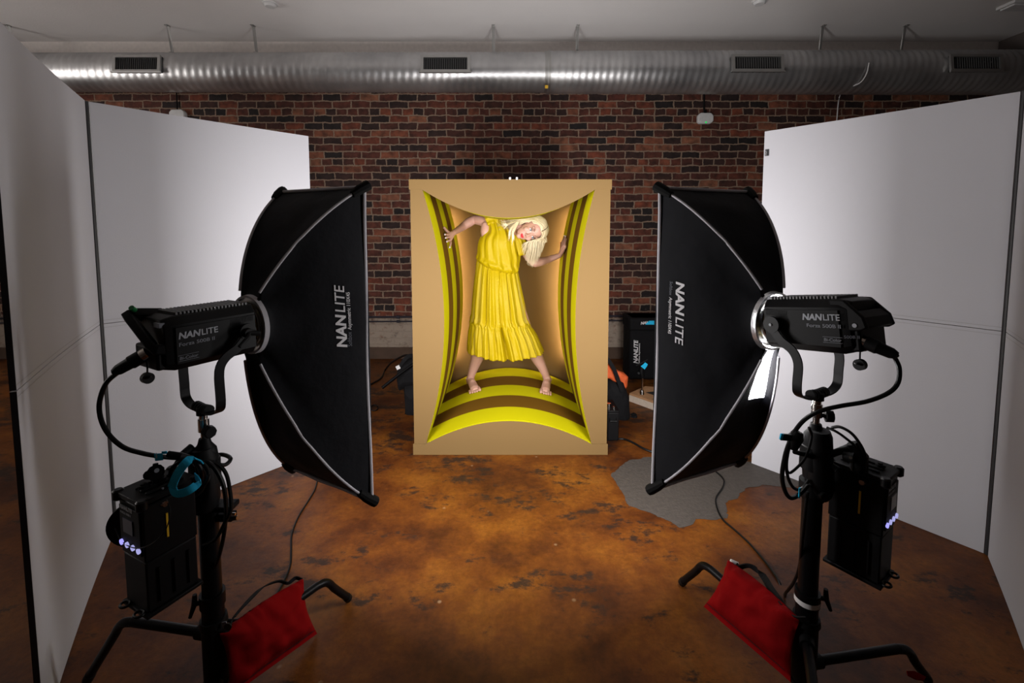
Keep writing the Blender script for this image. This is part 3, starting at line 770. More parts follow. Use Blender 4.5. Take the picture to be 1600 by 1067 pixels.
    for sg in (1, -1):
        pts = spline(arm(sg), 4); n = len(pts); hwd = .0125
        rws = []
        for i, p in enumerate(pts):
            t = (pts[min(i + 1, n - 1)] - pts[max(i - 1, 0)]).normalized()
            fl = ax if abs(t.dot(ax)) < .35 else None
            # width direction: in the plane of the arm
            low = p.z < pv.z + BZ + .055
            wdir = ax - t * ax.dot(t)
            if wdir.length < .5: wdir = U - t * U.dot(t)
            if not low: wdir = t.cross(near)
            wdir.normalize()
            if wdir.dot(ax) < 0: wdir = -wdir
            th = t.cross(wdir).normalized() * .0025
            rws.append([p + wdir * hwd + th, p - wdir * hwd + th, p - wdir * hwd - th, p + wdir * hwd - th])
        mb.grid(rws, close=True)
        mb.tube([fy(pa, sg * .074, 0), fy(pa, sg * .092, 0), fy(pa, sg * .100, 0)], [.018, .0245, .0245], 24)
    mb.build('yoke', M['tubem'], lt, angle=30)
    for sg in (1, -1): MB().cyl(fy(pa, sg * .100, 0), fy(pa, sg * .103, 0), .0042, 12).build('pivot_bolt', M['ink'], lt)
    if L:   # tilt lever on the near side
        q0 = fy(pa + .004, .094, -.002)
        MB().tube([q0, q0 + near * .016], [.016, .012], 16).tube([q0 + near * .014, q0 + near * .022 - ax * .008 - U * .010, q0 + near * .03 - ax * .038 - U * .030], [.006, .006, .005], 8).tube([q0 + near * .012, q0 + near * .018 + ax * .03 - U * .006], [.007, .008], 8).build('tilt_lever', M['body2'], lt, angle=40)
    mb = MB()
    for i in range(6): mb.tube([fy(pb, -.030 + i * .012 - .004, BZ + .004 + abs(i - 2.5) * .001), fy(pb, -.030 + i * .012 + .004, BZ + .004 + abs(i - 2.5) * .001)], .015, 14)
    mb.tube([fy(pb, 0, BZ + .01), fy(pb, 0, BZ - .012)], .017, 18)
    mb.build('yoke_base', M['body2'], lt, angle=30)

    # --- stand
    base = fy(pb, 0, 0); base.z = 0; sx_, sy_ = base.x, base.y
    sn = thing('light_stand', 'black steel light stand with bent tube legs under the %s studio light' % sd, 'light stand', base, 'light stands')
    zt_ = pv.z + BZ - .0125
    at = lambda z: V((sx_, sy_, z))
    MB().tube([at(zt_ + .002), at(zt_ - .012), at(zt_ - .013), at(zt_ - .05), at(zt_ - .051), at(zt_ - .075)], [.011, .011, .0145, .0145, .009, .009], 18).build('chrome_spigot', M['chrome'], sn, angle=30)
    ks = V((.8, -.5, 0)) * (1) if L else V((.9, -.3, 0))
    kc = at(zt_ - .045)
    MB().tube([kc, kc + ks * .022, kc + ks * .023, kc + ks * .045], [.006, .006, .019, .017], 8).build('spigot_knob', M['body2'], sn, bevel=.003, angle=25)
    z1 = zt_ - .075
    MB().tube([at(z1 + .004), at(z1 - .012), at(z1 - .03), at(z1 - .06), at(z1 - .062), at(z1 - .13), at(z1 - .135), at(z1 - .16)], [.014, .018, .030, .034, .038, .038, .030, .028], 24).build('top_casting', M['body2'], sn, angle=30)
    MB().cyl(at(.62), at(z1 - .15), .0225, 24).build('upper_tube', M['tubem'], sn)
    MB().tube([at(.33), at(.66), at(.661), at(.70)], [.0265, .0265, .031, .031], 24).build('middle_tube', M['tubem'], sn, angle=30)
    MB().tube([at(.10), at(.33), at(.331), at(.37)], [.030, .030, .034, .034], 24).build('lower_tube', M['tubem'], sn, angle=30)
    kc = at(.352); kd = V((.95, -.2, 0)) if not L else V((-.7, -.5, 0))
    MB().tube([kc, kc + kd * .05], .007, 8).tube([kc + kd * .05 + U * .03, kc + kd * .052, kc + kd * .066 - U * .035], [.006, .008, .005], 8).build('height_lever', M['body2'], sn, angle=40)
    if not L:
        n = 28; MB().grid([[at(z_) + V((math.cos(a * 2 * math.pi / n), math.sin(a * 2 * math.pi / n), 0)) * .0345 for a in range(n)] for z_ in (.335, .339, .346, .35)], close=True).build('printed_band', M['plastic'], sn)
    MB().tube([at(.055), at(.085), at(.086), at(.27), at(.271), at(.29)], [.030, .038, .033, .033, .038, .036], 24).build('leg_hub', M['body2'], sn, angle=30)
    if L: legs = [((-.640, 1.682), .155), ((-1.365, 1.362), .235), ((-.70, .93), .095)]
    else: legs = [((.695, 1.762), .175), ((1.336, 1.362), .135), ((.70, .93), .235)]
    for (fx_, fy_), zl_ in legs:
        ft = V((fx_, fy_, .013)); dr = V((fx_ - sx_, fy_ - sy_, 0)); ln = dr.length; dr.normalize()
        el = ln - (zl_ - .01) * .62
        pts = [at(zl_) + dr * .02, at(zl_) + dr * (el - .07), at(zl_ - .001) + dr * (el - .04), at(zl_ - .008) + dr * (el - .010), at(zl_ - .026) + dr * (el + .010), at(zl_ - .058) + dr * (el + .030), ft + (at(zl_) + dr * el - ft) * .12, ft]
        lg = MB().tube(spline(pts, 5), .0135, 14).build('leg', M['tubem'], sn)
        MB().tube([ft + (at(zl_) + dr * el - ft) * .10 , ft - V((0, 0, .0))], .0152, 14).build('foot_cap', M['rubber'], lg)
        MB().tube([at(zl_), at(zl_) + dr * .055], .020, 16).build('leg_socket', M['body2'], lg, angle=30)
    return dict(ring=ringc, ax=ax, near=near, plug=cp + dirc * .076, dirc=dirc, stand=base, top=zt_, fx=fx)
RL = light_rig(-1); RR = light_rig(1)

# ------------------------------------------------------------------ power units hanging on the stands
def power_unit(side):
    L = side < 0
    if L: u0, vt, vb, Y0, e1, e2 = 232, 790, 962, 1.085, V((.44, .898, 0)), V((-.898, .44, 0))
    else: u0, vt, vb, Y0, e1, e2 = 1374, 754, 917, 1.215, V((-.574, .819, 0)), V((.819, .574, 0))
    e1.normalize(); e2 = (e2 - e1 * e2.dot(e1)).normalized(); U = V((0, 0, 1))
    top, bot = P(u0, vt, Y0), P(u0, vb, Y0); c0 = V((bot.x, bot.y, bot.z)); H = top.z - bot.z
    Lg, Wd = (.125, .112) if L else (.135, .105)
    def q(a, b_, z): return c0 + e1 * a + e2 * b_ + U * z
    t = thing('power_unit', 'black power supply box hanging on the %s light stand, blue lit buttons on its end' % ('left' if L else 'right'), 'power supply', c0 + e1 * Lg / 2 + e2 * Wd / 2, 'power supplies')
    MB().box(q(Lg / 2, Wd / 2, H * .72), (Lg, Wd, H * .50), X=e1).build('control_box', M['body'], t, bevel=.004)
    MB().box(q(Lg / 2, Wd / 2, H * .235), (Lg * .97, Wd * .95, H * .46), X=e1).build('battery_box', M['body2'], t, bevel=.004)
    mb = MB()
    for a in (.03, .065, .10): mb.box(q(a, -.001, H * .22), (.004, .004, H * .32), X=e1)
    mb.build('battery_rib', M['body2'], t, smooth=False)
    mb = MB().box(q(Lg / 2, Wd / 2, H + .004), (Lg + .012, Wd + .012, .012), X=e1)
    for b_ in (.02, .045, .07): mb.box(q(Lg / 2, b_, H + .014), (Lg * .7, .008, .006), X=e1)
    mb.build('top_plate', M['body2'], t, bevel=.002)
    for a in (0, Lg):
        for b_ in (0, Wd):
            MB().tube([q(a, b_, H - .014), q(a, b_, H - .010), q(a, b_, H + .010), q(a, b_, H + .014)], [.009, .013, .013, .009], 12).build('corner_bumper', M['rubber'], t, angle=40)
    for a, r_ in ((.03, .011), (.07, .013), (.105, .009)):
        MB().tube([q(a, .055, H + .01), q(a, .055, H + .024)], r_, 14).tube([q(a, .055, H + .02), q(a, .055, H + .028)], r_ * .6, 12).build('socket', M['grille'] if a > .1 else M['body2'], t, angle=30)
    # end face (the face spanned by e2) with display and buttons
    n_ = -e1
    MB().box(q(-.002, Wd / 2, H * .73), (.004, Wd * .86, H * .40), X=e1).build('end_panel', M['body2'], t, bevel=.002)
    MB().box(q(-.0045, Wd * .55, H * .76), (.003, Wd * .40, H * .13), X=e1).build('display', M['screend' if L else 'screen'], t, smooth=False)
    for i in range(4):
        b_ = Wd * ((.86 - i * .24) if L else (.14 + i * .24))
        MB().cyl(q(-.003, b_, H * .585), q(-.008, b_, H * .585), .0072, 16).build('lit_button', M['led' if i == 0 else 'ledw'], t)
    mb = MB(); Xd = -e2 if L else e2
    p0 = q(-.0045, Wd * (.86 if L else .12), H * .90)
    letters(mb, 'NANLITE', p0, Xd, U, .014, .02, .1, .0004); letters(mb, 'FORZA 500B II', p0 - U * .012, Xd, U, .008, .01, 0, .0004)
    mb.build('lettering', M['ink'], t, smooth=False)
    # long face: yellow mark, steel lug, latch
    MB().box(q(Lg * .42, -.0012, H * .72), (.0045, .003, H * .22), X=e1).build('yellow_mark', M['yel'], t, smooth=False)
    MB().tube([q(Lg * .40, 0, H * .92), q(Lg * .40, -.004, H * .92)], [.0095, .007], 14).build('steel_lug', M['chrome'], t)
    for k, b_ in ((0, .022), (1, Wd - .022)):
        mb = MB(); c = q(-.010, b_, .004)
        pts = [c + e2 * math.cos(a) * .012 - e1 * (math.sin(a) * .010) for a in [2 * math.pi * i / 16 for i in range(16)]]
        mb.tube(pts + [pts[0]], .0035, 8).build('foot_hook', M['rubber'], t)
    MB().box(q(Lg / 2, Wd / 2, -.003), (Lg + .01, Wd + .01, .010), X=e1).build('base_plate', M['body2'], t, bevel=.002)
    # clamp arm to the stand
    st = RL['stand'] if L else RR['stand']
    tgt = V((st.x, st.y, c0.z + H * .80)); k0 = q(Lg, Wd * .5, H * .80) if L else q(Lg * .98, .02, H * .8)
    dd = (tgt - k0).normalized()
    MB().tube([k0, k0 + dd * max(.01, (tgt - k0).length - .028)], .011, 12).tube([tgt - U * .02, tgt + U * .02], .036, 20).tube([tgt + V((0, -.03, 0)), tgt + V((0, -.055, 0))], [.009, .014], 10).build('clamp', M['body2'], t, angle=30)
    return dict(q=q, H=H, L=Lg, W=Wd, e1=e1, e2=e2)
PL = power_unit(-1); PR = power_unit(1)

def cable(name, pts, r_, label, cat='cable', m='rubber', k=8, group=None):
    return tag(MB().tube(spline(pts, k), r_, 8).build(name, M[m]), label, cat, group)
# --- left side cables
pe = RL['plug']
cable('power_cable', [pe - V((.0, 0, 0)) , P(184, 582, 1.17), P(165, 600, 1.16), P(155, 635, 1.16), P(164, 670, 1.16), P(190, 697, 1.16), P(222, 708, 1.17), P(258, 714, 1.19), P(292, 716, 1.25), P(318, 716, 1.345), P(345, 710, 1.36), P(360, 716, 1.34), P(352, 726, 1.31), P(332, 726, 1.27), P(306, 728, 1.235)], .0060, 'thick black cable looping from the plug of the left studio light to its stand')
cable('cable_loop', [P(300, 726, 1.245), P(322, 722, 1.24), P(338, 735, 1.24), P(350, 762, 1.24), P(353, 800, 1.25), P(349, 840, 1.26), P(340, 875, 1.27), P(330, 895, 1.29)], .0058, 'black cable hanging down in front of the left light stand')
cable('cable_loop', [P(306, 724, 1.23), P(334, 722, 1.26), P(352, 738, 1.27), P(359, 765, 1.27), P(361, 795, 1.26), P(352, 815, 1.25), P(337, 842, 1.25), P(318, 852, 1.26)], .0052, 'looser black cable loop just right of the left light stand')
pts = [P(258, 712, 1.18), P(270, 716, 1.185), P(285, 722, 1.20)]
MBc = MB().tube([P(262, 709, 1.175), P(282, 713, 1.18), P(300, 717, 1.20)], [.008, .010, .008], 10)
tag(MBc.build('cable_connector', M['body2']), 'black cable connector lying behind the small blue flag by the left stand', 'connector')
def ribbon(name, pts, width, wdir, m, label, cat, th=.0012, k=6):
    pts = spline(pts, k); n = len(pts); rws = []
    for i, p in enumerate(pts):
        t = (pts[min(i + 1, n - 1)] - pts[max(i - 1, 0)]).normalized(); wd = t.cross(V((0, 1, 0))) if wdir is None else V(wdir)
        wd = (wd - t * wd.dot(t)).normalized(); nn = t.cross(wd) * th
        rws.append([p + wd * width / 2 + nn, p - wd * width / 2 + nn, p - wd * width / 2 - nn, p + wd * width / 2 - nn])
    mb = MB(); mb.grid(rws, close=True); mb.add(rws[0], [(0, 1, 2, 3)]); mb.add(rws[-1], [(0, 1, 2, 3)])
    if name is None: return mb
    return tag(mb.build(name, M[m], weld=.00001), label, cat)
Yb = 1.135
mb1 = ribbon(None, [P(313, 722, Yb + .06), P(308, 717, Yb + .03), P(298, 717, Yb), P(286, 728, Yb - .015), P(275, 745, Yb - .02), P(268, 762, Yb - .02)], .021, None, None, None, None)
mb2 = ribbon(None, [P(269, 759, Yb - .018), P(274, 770, Yb - .02), P(286, 770, Yb - .02), P(300, 763, Yb - .012), P(311, 752, Yb + .01), P(305, 744, Yb + .04)], .020, None, None, None, None)
mb1.add(mb2.v, mb2.f)
tag(mb1.build('hook_strap', M['blue']), 'bright blue strap curled round the cable bundle on the left stand', 'strap')
bl = thing('cable_bundle', 'dark coil of black cable hanging behind the bright blue strap', 'cable', P(292, 775, 1.19))
for k, (cu_, cv_, ru, rv, yy) in enumerate(((292, 743, 24, 26, 1.195), (294, 747, 27, 30, 1.205), (290, 745, 20, 32, 1.215), (296, 742, 30, 24, 1.185))):
    pts = [P(cu_ + ru * math.cos(a), cv_ + rv * math.sin(a), yy + .012 * math.sin(a * 2 + k)) for a in [2 * math.pi * i / 24 for i in range(25)]]
    MB().tube(pts, .0052, 8).build('coil', M['rubber'], bl)
fl_ = thing('cable_flag', 'small blue hook and loop flag on the cable left of the left stand', 'cable tie', P(250, 722, 1.17))
MB().box(P(248, 714, 1.168), (.021, .0015, .019), X=V((1, 0, .12)), Z=V((.12, 0, 1))).build('flag', M['blue'], fl_, smooth=False)
MB().box(P(257, 707, 1.170), (.014, .0015, .007), X=V((1, 0, .1))).build('tab', M['blue'], fl_, smooth=False)
mb = MB(); letters(mb, 'NAN', P(246, 716, 1.166), (0, 0, 1), (-1, 0, 0), .007, .02, 0, .0004); mb.build('lettering', M['inkw'], fl_, smooth=False)
gh = thing('grip_knob', 'black grip knob with a round printed face standing on the left power supply', 'clamp', P(243, 775, 1.15))
MB().tube([P(243, 724, 1.17), P(243, 760, 1.16)], [.006, .008], 10).tube([P(243, 757, 1.16), P(244, 779, 1.15)], [.012, .016], 14).build('post', M['body2'], gh, angle=40)
MB().tube([P(243, 738, 1.185), P(243, 738, 1.150)], [.020, .020], 10).tube([P(232, 742, 1.175), P(232, 742, 1.150)], [.012, .012], 10).build('knob', M['body2'], gh, angle=30)
MB().tube([P(245, 735, 1.150), P(245, 735, 1.148)], .0055, 14).tube([P(254, 762, 1.14), P(254, 772, 1.14)], .003, 8).build('badge', M['ink'], gh)
# round black cap hanging by the left power unit
rc = P(212, 818, 1.20); X_ = V((.9, .42, 0)).normalized()
cp_ = thing('lens_cap', 'round black cap hanging behind the lit end of the left power supply', 'cap', rc - V((0, 0, .068)))
nn = X_.cross(V((0, 0, 1))).normalized()
MB().tube([rc + nn * .004, rc + nn * .003, rc - nn * .006, rc - nn * .008], [.058, .064, .064, .060], 36).build('disc', M['body2'], cp_, angle=40)
cable('thin_cord', [P(262, 786, 1.105), P(266, 800, 1.095), P(260, 825, 1.085), P(244, 845, 1.075), P(222, 856, 1.08), P(203, 854, 1.10), P(188, 843, 1.13), P(180, 825, 1.15)], .0013, 'thin black cord looped round the round cap on the left power supply', 'cord')
bk_ = thing('stand_bracket', 'small black bracket with a chrome screw on the right of the left stand', 'bracket', P(345, 815, 1.30))
MB().box(P(345, 790, 1.30), (.085, .05, .016)).box(P(343, 806, 1.30), (.09, .03, .022)).build('plate', M['body2'], bk_, bevel=.004)
MB().tube([P(352, 812, 1.285), P(371, 809, 1.285)], [.006, .006], 10).tube([P(362, 803, 1.28), P(368, 803, 1.28)], [.004, .004], 8).build('screw', M['chrome'], bk_, angle=30)
# --- right side cables
pe = RR['plug']
cable('power_cable', [pe, P(1397, 556, 1.20), P(1405, 575, 1.20), P(1403, 598, 1.20), P(1388, 614, 1.20), P(1355, 627, 1.21), P(1315, 634, 1.22), P(1285, 641, 1.235), P(1262, 652, 1.24), P(1246, 668, 1.24), P(1234, 690, 1.24), P(1226, 715, 1.25), P(1222, 745, 1.25), P(1227, 768, 1.25), P(1236, 778, 1.25), P(1249, 772, 1.26), P(1262, 758, 1.27)], .0060, 'thick black cable looping from the plug of the right studio light to its stand')
cable('cable_loop', [P(1248, 665, 1.25), P(1236, 688, 1.25), P(1229, 720, 1.255), P(1231, 745, 1.255), P(1240, 762, 1.26), P(1252, 764, 1.27), P(1264, 750, 1.275)], .0046, 'black cable loop hanging left of the right light stand, inside the longest loop')
cable('cable_loop', [P(1264, 668, 1.25), P(1268, 680, 1.26), P(1264, 700, 1.25), P(1255, 720, 1.25), P(1236, 738, 1.255), P(1229, 735, 1.255)], .0038, 'thinner black cable crossing the loops left of the right light stand')
cable('cable_loop', [P(1300, 668, 1.27), P(1312, 667, 1.25), P(1328, 675, 1.23), P(1340, 688, 1.22), P(1350, 706, 1.22), P(1354, 724, 1.23), P(1354, 738, 1.25)], .0042, 'black cable arching from the right stand over to the right power supply')
cable('cable_loop', [P(1292, 668, 1.27), P(1306, 674, 1.25), P(1322, 685, 1.24), P(1338, 700, 1.235), P(1344, 722, 1.24), P(1346, 740, 1.25)], .0038, 'second, lower black cable running from the right stand to the right power supply')
fl_ = thing('cable_flag', 'dark blue end of a cable tie on the coil left of the right stand', 'cable tie', P(1226, 692, 1.235))
MB().box(P(1228, 683, 1.235), (.030, .006, .018), X=V((1, 0, -.08))).build('strap', M['body2'], fl_, smooth=False)
MB().box(P(1221, 682, 1.231), (.007, .005, .016), X=V((1, 0, -.2))).build('blue_end', M['blue'], fl_, smooth=False)
tag(MB().tube([P(1247, 674, 1.24), P(1243, 684, 1.24), P(1238, 700, 1.245)], [.013, .020, .014], 12).build('cable_clip', M['body2']), 'lump of black cable tie gathering the coil left of the right stand', 'cable tie')
tag(MB().box(P(1249, 770, 1.25), (.004, .003, .030), Z=V((-.15, 0, 1))).build('blue_tie', M['blue']), 'small blue tie end under the coil at the right stand', 'cable tie')
hn = thing('super_clamp', 'black clamp with spread handles on top of the right light stand', 'clamp', P(1279, 790, 1.30))
c_ = P(1281, 715, 1.285)
mb = MB()
for (u, v, r0_, r1_) in ((1241, 706, .010, .006), (1336, 697, .012, .013), (1308, 735, .012, .012)):
    mb.tube([c_, lerp(c_, P(u, v, 1.25), .5) , P(u, v, 1.25)], [r0_, r0_ * .8, r1_], 10)
mb.build('handle', M['body2'], hn, angle=40)
MB().tube([P(1280, 672, 1.285), P(1280, 680, 1.285), P(1281, 760, 1.285), P(1281, 772, 1.285)], [.028, .033, .036, .030], 20).build('jaw', M['body2'], hn, angle=30)
MB().tube([P(1331, 692, 1.25), P(1343, 712, 1.24), P(1340, 735, 1.245)], [.014, .022, .018], 14).tube([P(1318, 712, 1.25), P(1335, 716, 1.23)], [.012, .015], 12).build('grip_head', M['body2'], hn, angle=40)
MB().tube([P(1329, 715, 1.222), P(1329, 715, 1.219)], .0042, 10).build('bolt', M['chrome'], hn)
# grip bundle and casting round the left stand head
hn = thing('super_clamp', 'black clamp gripping the top of the left light stand beside the blue strap', 'clamp', P(318, 790, 1.29))
MB().tube([P(316, 700, 1.285), P(317, 712, 1.285), P(320, 780, 1.285), P(321, 795, 1.285)], [.028, .036, .040, .032], 20).build('jaw', M['body2'], hn, angle=30)
MB().tube([P(306, 760, 1.27), P(285, 762, 1.23)], [.013, .016], 12).tube([P(300, 700, 1.28), P(283, 712, 1.25)], [.014, .010], 12).build('grip_head', M['body2'], hn, angle=40)

# cables on the floor
def fcable(px, label, r_=.0045, ends=(), name='floor_cable'):
    pts = [FL(u, v, r_) for u, v in px]
    return cable(name, list(ends) + pts if ends else pts, r_, label)
fcable([(505, 735), (497, 748), (492, 765), (482, 782), (466, 808), (456, 835), (455, 860), (453, 885), (440, 915), (425, 936), (395, 956), (372, 968), (352, 968)], 'black cable running over the floor to the left light stand')
o = cable('floor_cable', [P(1262, 768, 1.255), P(1259, 790, 1.255), P(1254, 840, 1.27), P(1249, 885, 1.32), P(1240, 910, 1.36), P(1228, 926, 1.46)] + [FL(u, v, .005) for u, v in ((1226, 930), (1215, 905), (1196, 878), (1170, 848), (1146, 826), (1130, 812), (1121, 795), (1119, 778), (1129, 762), (1131, 750), (1120, 738), (1105, 730))], .0045, 'black cable dropping from the right stand and snaking over the grey floor patch')

# ------------------------------------------------------------------ sandbags
def sandbag(tl, tr, br, bl, sd, label, knot_end):
    """four corner points of a flat pouch, bulging towards the camera"""
    tl, tr, br, bl = map(V, (tl, tr, br, bl)); nrm = (tr - tl).cross(bl - tl).normalized()
    if nrm.y > 0: nrm = -nrm
    t = thing('sandbag', label, 'sandbag', (tl + tr + br + bl) / 4 - V((0, 0, ((tl + tr + br + bl) / 4).z - min(br.z, bl.z))), 'red sandbags')
    n = 30; fr = []; bk = []
    for j in range(n + 1):
        rf = []; rb = []
        for i in range(n + 1):
            x, y = i / n, j / n
            pinch = .05 * math.sin(math.pi * y) * (1 if x < .5 else -1) * abs(2 * x - 1)
            p = lerp(lerp(tl, tr, x), lerp(bl, br, x), y)
            p = p + (tr - tl) * pinch * .9 - (bl - tl) * .0
            p = p + (bl - tl) * (.05 * math.sin(math.pi * x) * (1 - y)) * -1.0
            e = min(x, 1 - x, y, max(0, .93 - y)); th = .046 * (1 - math.exp(-max(e, 0) * 8))
            th += noise.noise(V((x * 5, y * 3, sd))) * .006 * min(1, e * 8)
            th += .007 * math.sin(x * 34 + noise.noise(V((x * 3, y * 3, sd + 4))) * 6) * math.exp(-y * 5)
            if .915 < y < .945: th = -.0
            th += .016 * noise.noise(V((x * 6, y * 5, sd + 9))) * min(1, e * 10) + .004 * math.sin(x * 60 + y * 8) * math.exp(-(1 - y) * 7 if y < .92 else 0) * min(1, e * 12)
            rf.append(p + nrm * (th + .002)); rb.append(p - nrm * (th * .55 + .002))
        fr.append(rf); bk.append(rb)
    mb = MB(); mb.grid(fr); mb.grid(bk)
    for a, b_ in ((fr[0], bk[0]), (fr[-1], bk[-1])): mb.grid([a, b_])
    for j in (0, -1): mb.grid([[r_[j] for r_ in fr], [r_[j] for r_ in bk]])
    mb.build('pouch', M['red'], t, weld=.0001, angle=60)
    # stitching line along the hem
    sp = [fr[int(n * .92)][i] + nrm * .0012 for i in range(1, n)]
    MB().tube(sp, .0009, 6).build('stitching', M['bag'], t)
    return t, nrm, fr
bagR, nR, frR = sandbag(P(1138, 875, 1.60), P(1250, 968, 1.275), P(1236, 1066, 1.255), P(1100, 948, 1.575), 2.0, 'red sandbag draped on the leg of the right light stand', 0)
U = V((0, 0, 1))
mb = ribbon(None, [P(1139, 880, 1.60), P(1150, 887, 1.585), P(1170, 884, 1.55), P(1190, 897, 1.50), P(1208, 925, 1.40), P(1228, 950, 1.33), P(1246, 966, 1.28), P(1262, 968, 1.26)], .022, None, None, None, None, th=.0018)
mb.build('carry_strap', M['bag'], bagR)
pk = P(1147, 880, 1.588)
MB().box(pk, (.030, .012, .018), X=V((1, -.3, -.3))).build('strap_label', M['plastic'], bagR, bevel=.003)
MB().tube([pk + V((-.012, -.008, .006)), pk + V((.0, -.010, -.004)), pk + V((.010, -.008, .006))], .0035, 6).build('buckle', M['rubber'], bagR)
bagL, nL, frL = sandbag(P(343, 990, 1.27), P(472, 905, 1.555), P(495, 990, 1.535), P(357, 1090, 1.24), 5.0, 'darker red sandbag draped on the leg of the left light stand', 0)
ribbon(None, [P(335, 990, 1.27), P(355, 985, 1.28), P(363, 968, 1.31), P(385, 942, 1.38), P(410, 918, 1.47), P(435, 908, 1.53), P(450, 911, 1.55), P(462, 903, 1.57), P(472, 906, 1.57)], .012, None, None, None, None, th=.0018).build('carry_strap', M['bag'], bagL)
pk = P(357, 978, 1.27)
MB().tube([pk, pk + V((0, -.004, 0))], .011, 12).build('buckle', M['rubber'], bagL)
MB().box(P(351, 976, 1.275), (.014, .003, .018), X=V((1, 0, .2))).build('strap_label', M['inkd'], bagL, smooth=False)
p = FL(1437, 1057, .02)
tag(MB().prism([P(1416, 1049, 1.345), P(1428, 1049, 1.345), P(1446, 1058, 1.34), P(1443, 1064, 1.335), P(1430, 1062, 1.335), P(1418, 1056, 1.34)], (0, -.002, .004)).build('red_tape', M['red']), 'small piece of red tape wrapped on the right leg of the right light stand', 'tape')

# ------------------------------------------------------------------ gear behind the cardboard set
gb = thing('equipment_bag', 'limp black cloth bag hanging in front of the brick wall left of the cardboard set', 'bag', FL(640, 646))
def cloth_lump(poly_px, Y0, th, m, name, par, seed=0, amp=.02, kind=None):
    """a soft bag outline given once, with real thickness, rounded and creased"""
    pts = [P(u, v, Y0) for u, v in poly_px]; out = []
    for i, a in enumerate(pts):
        b_ = pts[(i + 1) % len(pts)]
        for k in range(5): out.append(lerp(a, b_, k / 5))
    c = sum(out, V()) / len(out); rows = []
    for k in range(9):
        a = math.pi * k / 8; sc = .35 + .65 * math.sin(a) ** .5 if 0 < k < 8 else .35
        rows.append([c + (p - c) * sc + V((0, -math.cos(a) * th / 2, 0)) + V((noise.noise(p * 7 + V((seed, k, 0))), noise.noise(p * 9 + V((k, seed, 0))), noise.noise(p * 8 + V((0, 0, seed + k))))) * amp for p in out])
    mb = MB(); mb.grid(rows, close=True); mb.add(rows[0], [tuple(range(len(out)))]); mb.add(rows[-1], [tuple(range(len(out)))])
    return mb.build(name, M[m], par, angle=50)
cloth_lump([(622, 570), (640, 560), (664, 552), (672, 610), (645, 600), (624, 605)], 3.62, .22, 'bag', 'flap', gb, 1)
cloth_lump([(634, 598), (672, 590), (674, 652), (636, 648)], 3.60, .28, 'bag', 'bag_body', gb, 2)
ribbon(None, [P(625, 572, 3.5), P(632, 562, 3.5), P(640, 556, 3.52), P(652, 556, 3.55)], .03, (0, .3, 1), None, None, None).build('strap', M['bag'], gb)
MB().box(P(622, 574, 3.48), (.03, .008, .03), X=V((1, 0, .5))).build('bag_label', M['plastic'], gb, smooth=False)
tag(MB().tube([P(597, 606, 3.35), P(626, 583, 3.45), P(650, 566, 3.52)], .012, 10).build('boom_pole', M['tubem']), 'short black pole slanting up to the black bag left of the cardboard set', 'pole')
cable('floor_cable', [FL(570, 605, .006), FL(584, 598, .006), FL(596, 590, .006), FL(602, 578, .006), P(610, 568, 4.3), P(622, 560, 3.9), P(634, 555, 3.65), P(648, 556, 3.6)], .009, 'black cable curving over the floor behind the left softbox to the black bag')
cable('cable_ring', [P(585 + 5 * math.cos(a), 636 + 4 * math.sin(a), 0) if False else FL(585 + 5.5 * math.cos(a), 637 + 4.5 * math.sin(a), .005) for a in [i * .6 for i in range(11)]], .005, 'small loop of black cable on the floor at the edge of the left softbox')
# right: backpack with orange lining, flight case, tall soft case, wooden box with small stand
bp_ = thing('backpack', 'open black backpack with bright orange lining right of the cardboard set', 'backpack', FL(965, 660))
cloth_lump([(935, 596), (950, 588), (962, 588), (972, 592), (979, 612), (982, 645), (976, 668), (935, 660)], 3.50, .26, 'bag', 'bag_body', bp_, 3, .012)
cloth_lump([(935, 560), (948, 566), (957, 574), (964, 594), (963, 598), (950, 590), (936, 590)], 3.44, .10, 'orange', 'lining', bp_, 4, .008)
cloth_lump([(961, 577), (974, 582), (981, 588), (979, 603), (974, 610), (969, 598)], 3.46, .06, 'orange', 'lining', bp_, 5, .008)
ribbon(None, [P(940, 552, 3.38), P(950, 562, 3.37), P(959, 576, 3.36), P(966, 594, 3.36), P(972, 612, 3.36)], .028, (1, 0, .4), None, None, None, th=.004).build('shoulder_strap', M['bag'], bp_)
cloth_lump([(974, 652), (986, 650), (994, 646), (996, 652), (988, 660), (970, 664)], 3.45, .08, 'bag', 'side_flap', bp_, 6, .006)
cs_ = thing('flight_case', 'small black case on the floor in front of the backpack', 'case', FL(955, 693))
a = FL(968, 691); MB().box((a.x - .040, a.y + .12, .10), (.078, .20, .20)).build('case_body', M['body2'], cs_, bevel=.006)
MB().box((a.x - .040, a.y + .12, .207), (.082, .205, .016)).build('case_lid', M['body'], cs_, bevel=.004)
MB().tube([(a.x - .065, a.y + .022, .16), (a.x - .065, a.y + .008, .145), (a.x - .02, a.y + .008, .145), (a.x - .02, a.y + .022, .16)], .005, 8).build('case_handle', M['rubber'], cs_)
MB().tube([(a.x - .055, a.y + .10, .215), (a.x - .055, a.y + .10, .235)], .014, 12).tube([(a.x - .03, a.y + .06, .215), (a.x - .03, a.y + .06, .228)], .008, 10).build('case_knob', M['chrome'], cs_)
cable('floor_cable', [FL(960, 686, .007), FL(975, 686, .007), FL(990, 692, .007), FL(1004, 700, .007), FL(1020, 706, .007), FL(1045, 710, .007)], .007, 'grey black cable on the floor by the small black case')
tc_ = thing('softbox_case', 'tall black soft case with white lettering standing behind the wooden box', 'soft case', FL(1012, 600))
Yc = 4.30; p0, p1 = P(985, 497, Yc), P(1060, 497, Yc)
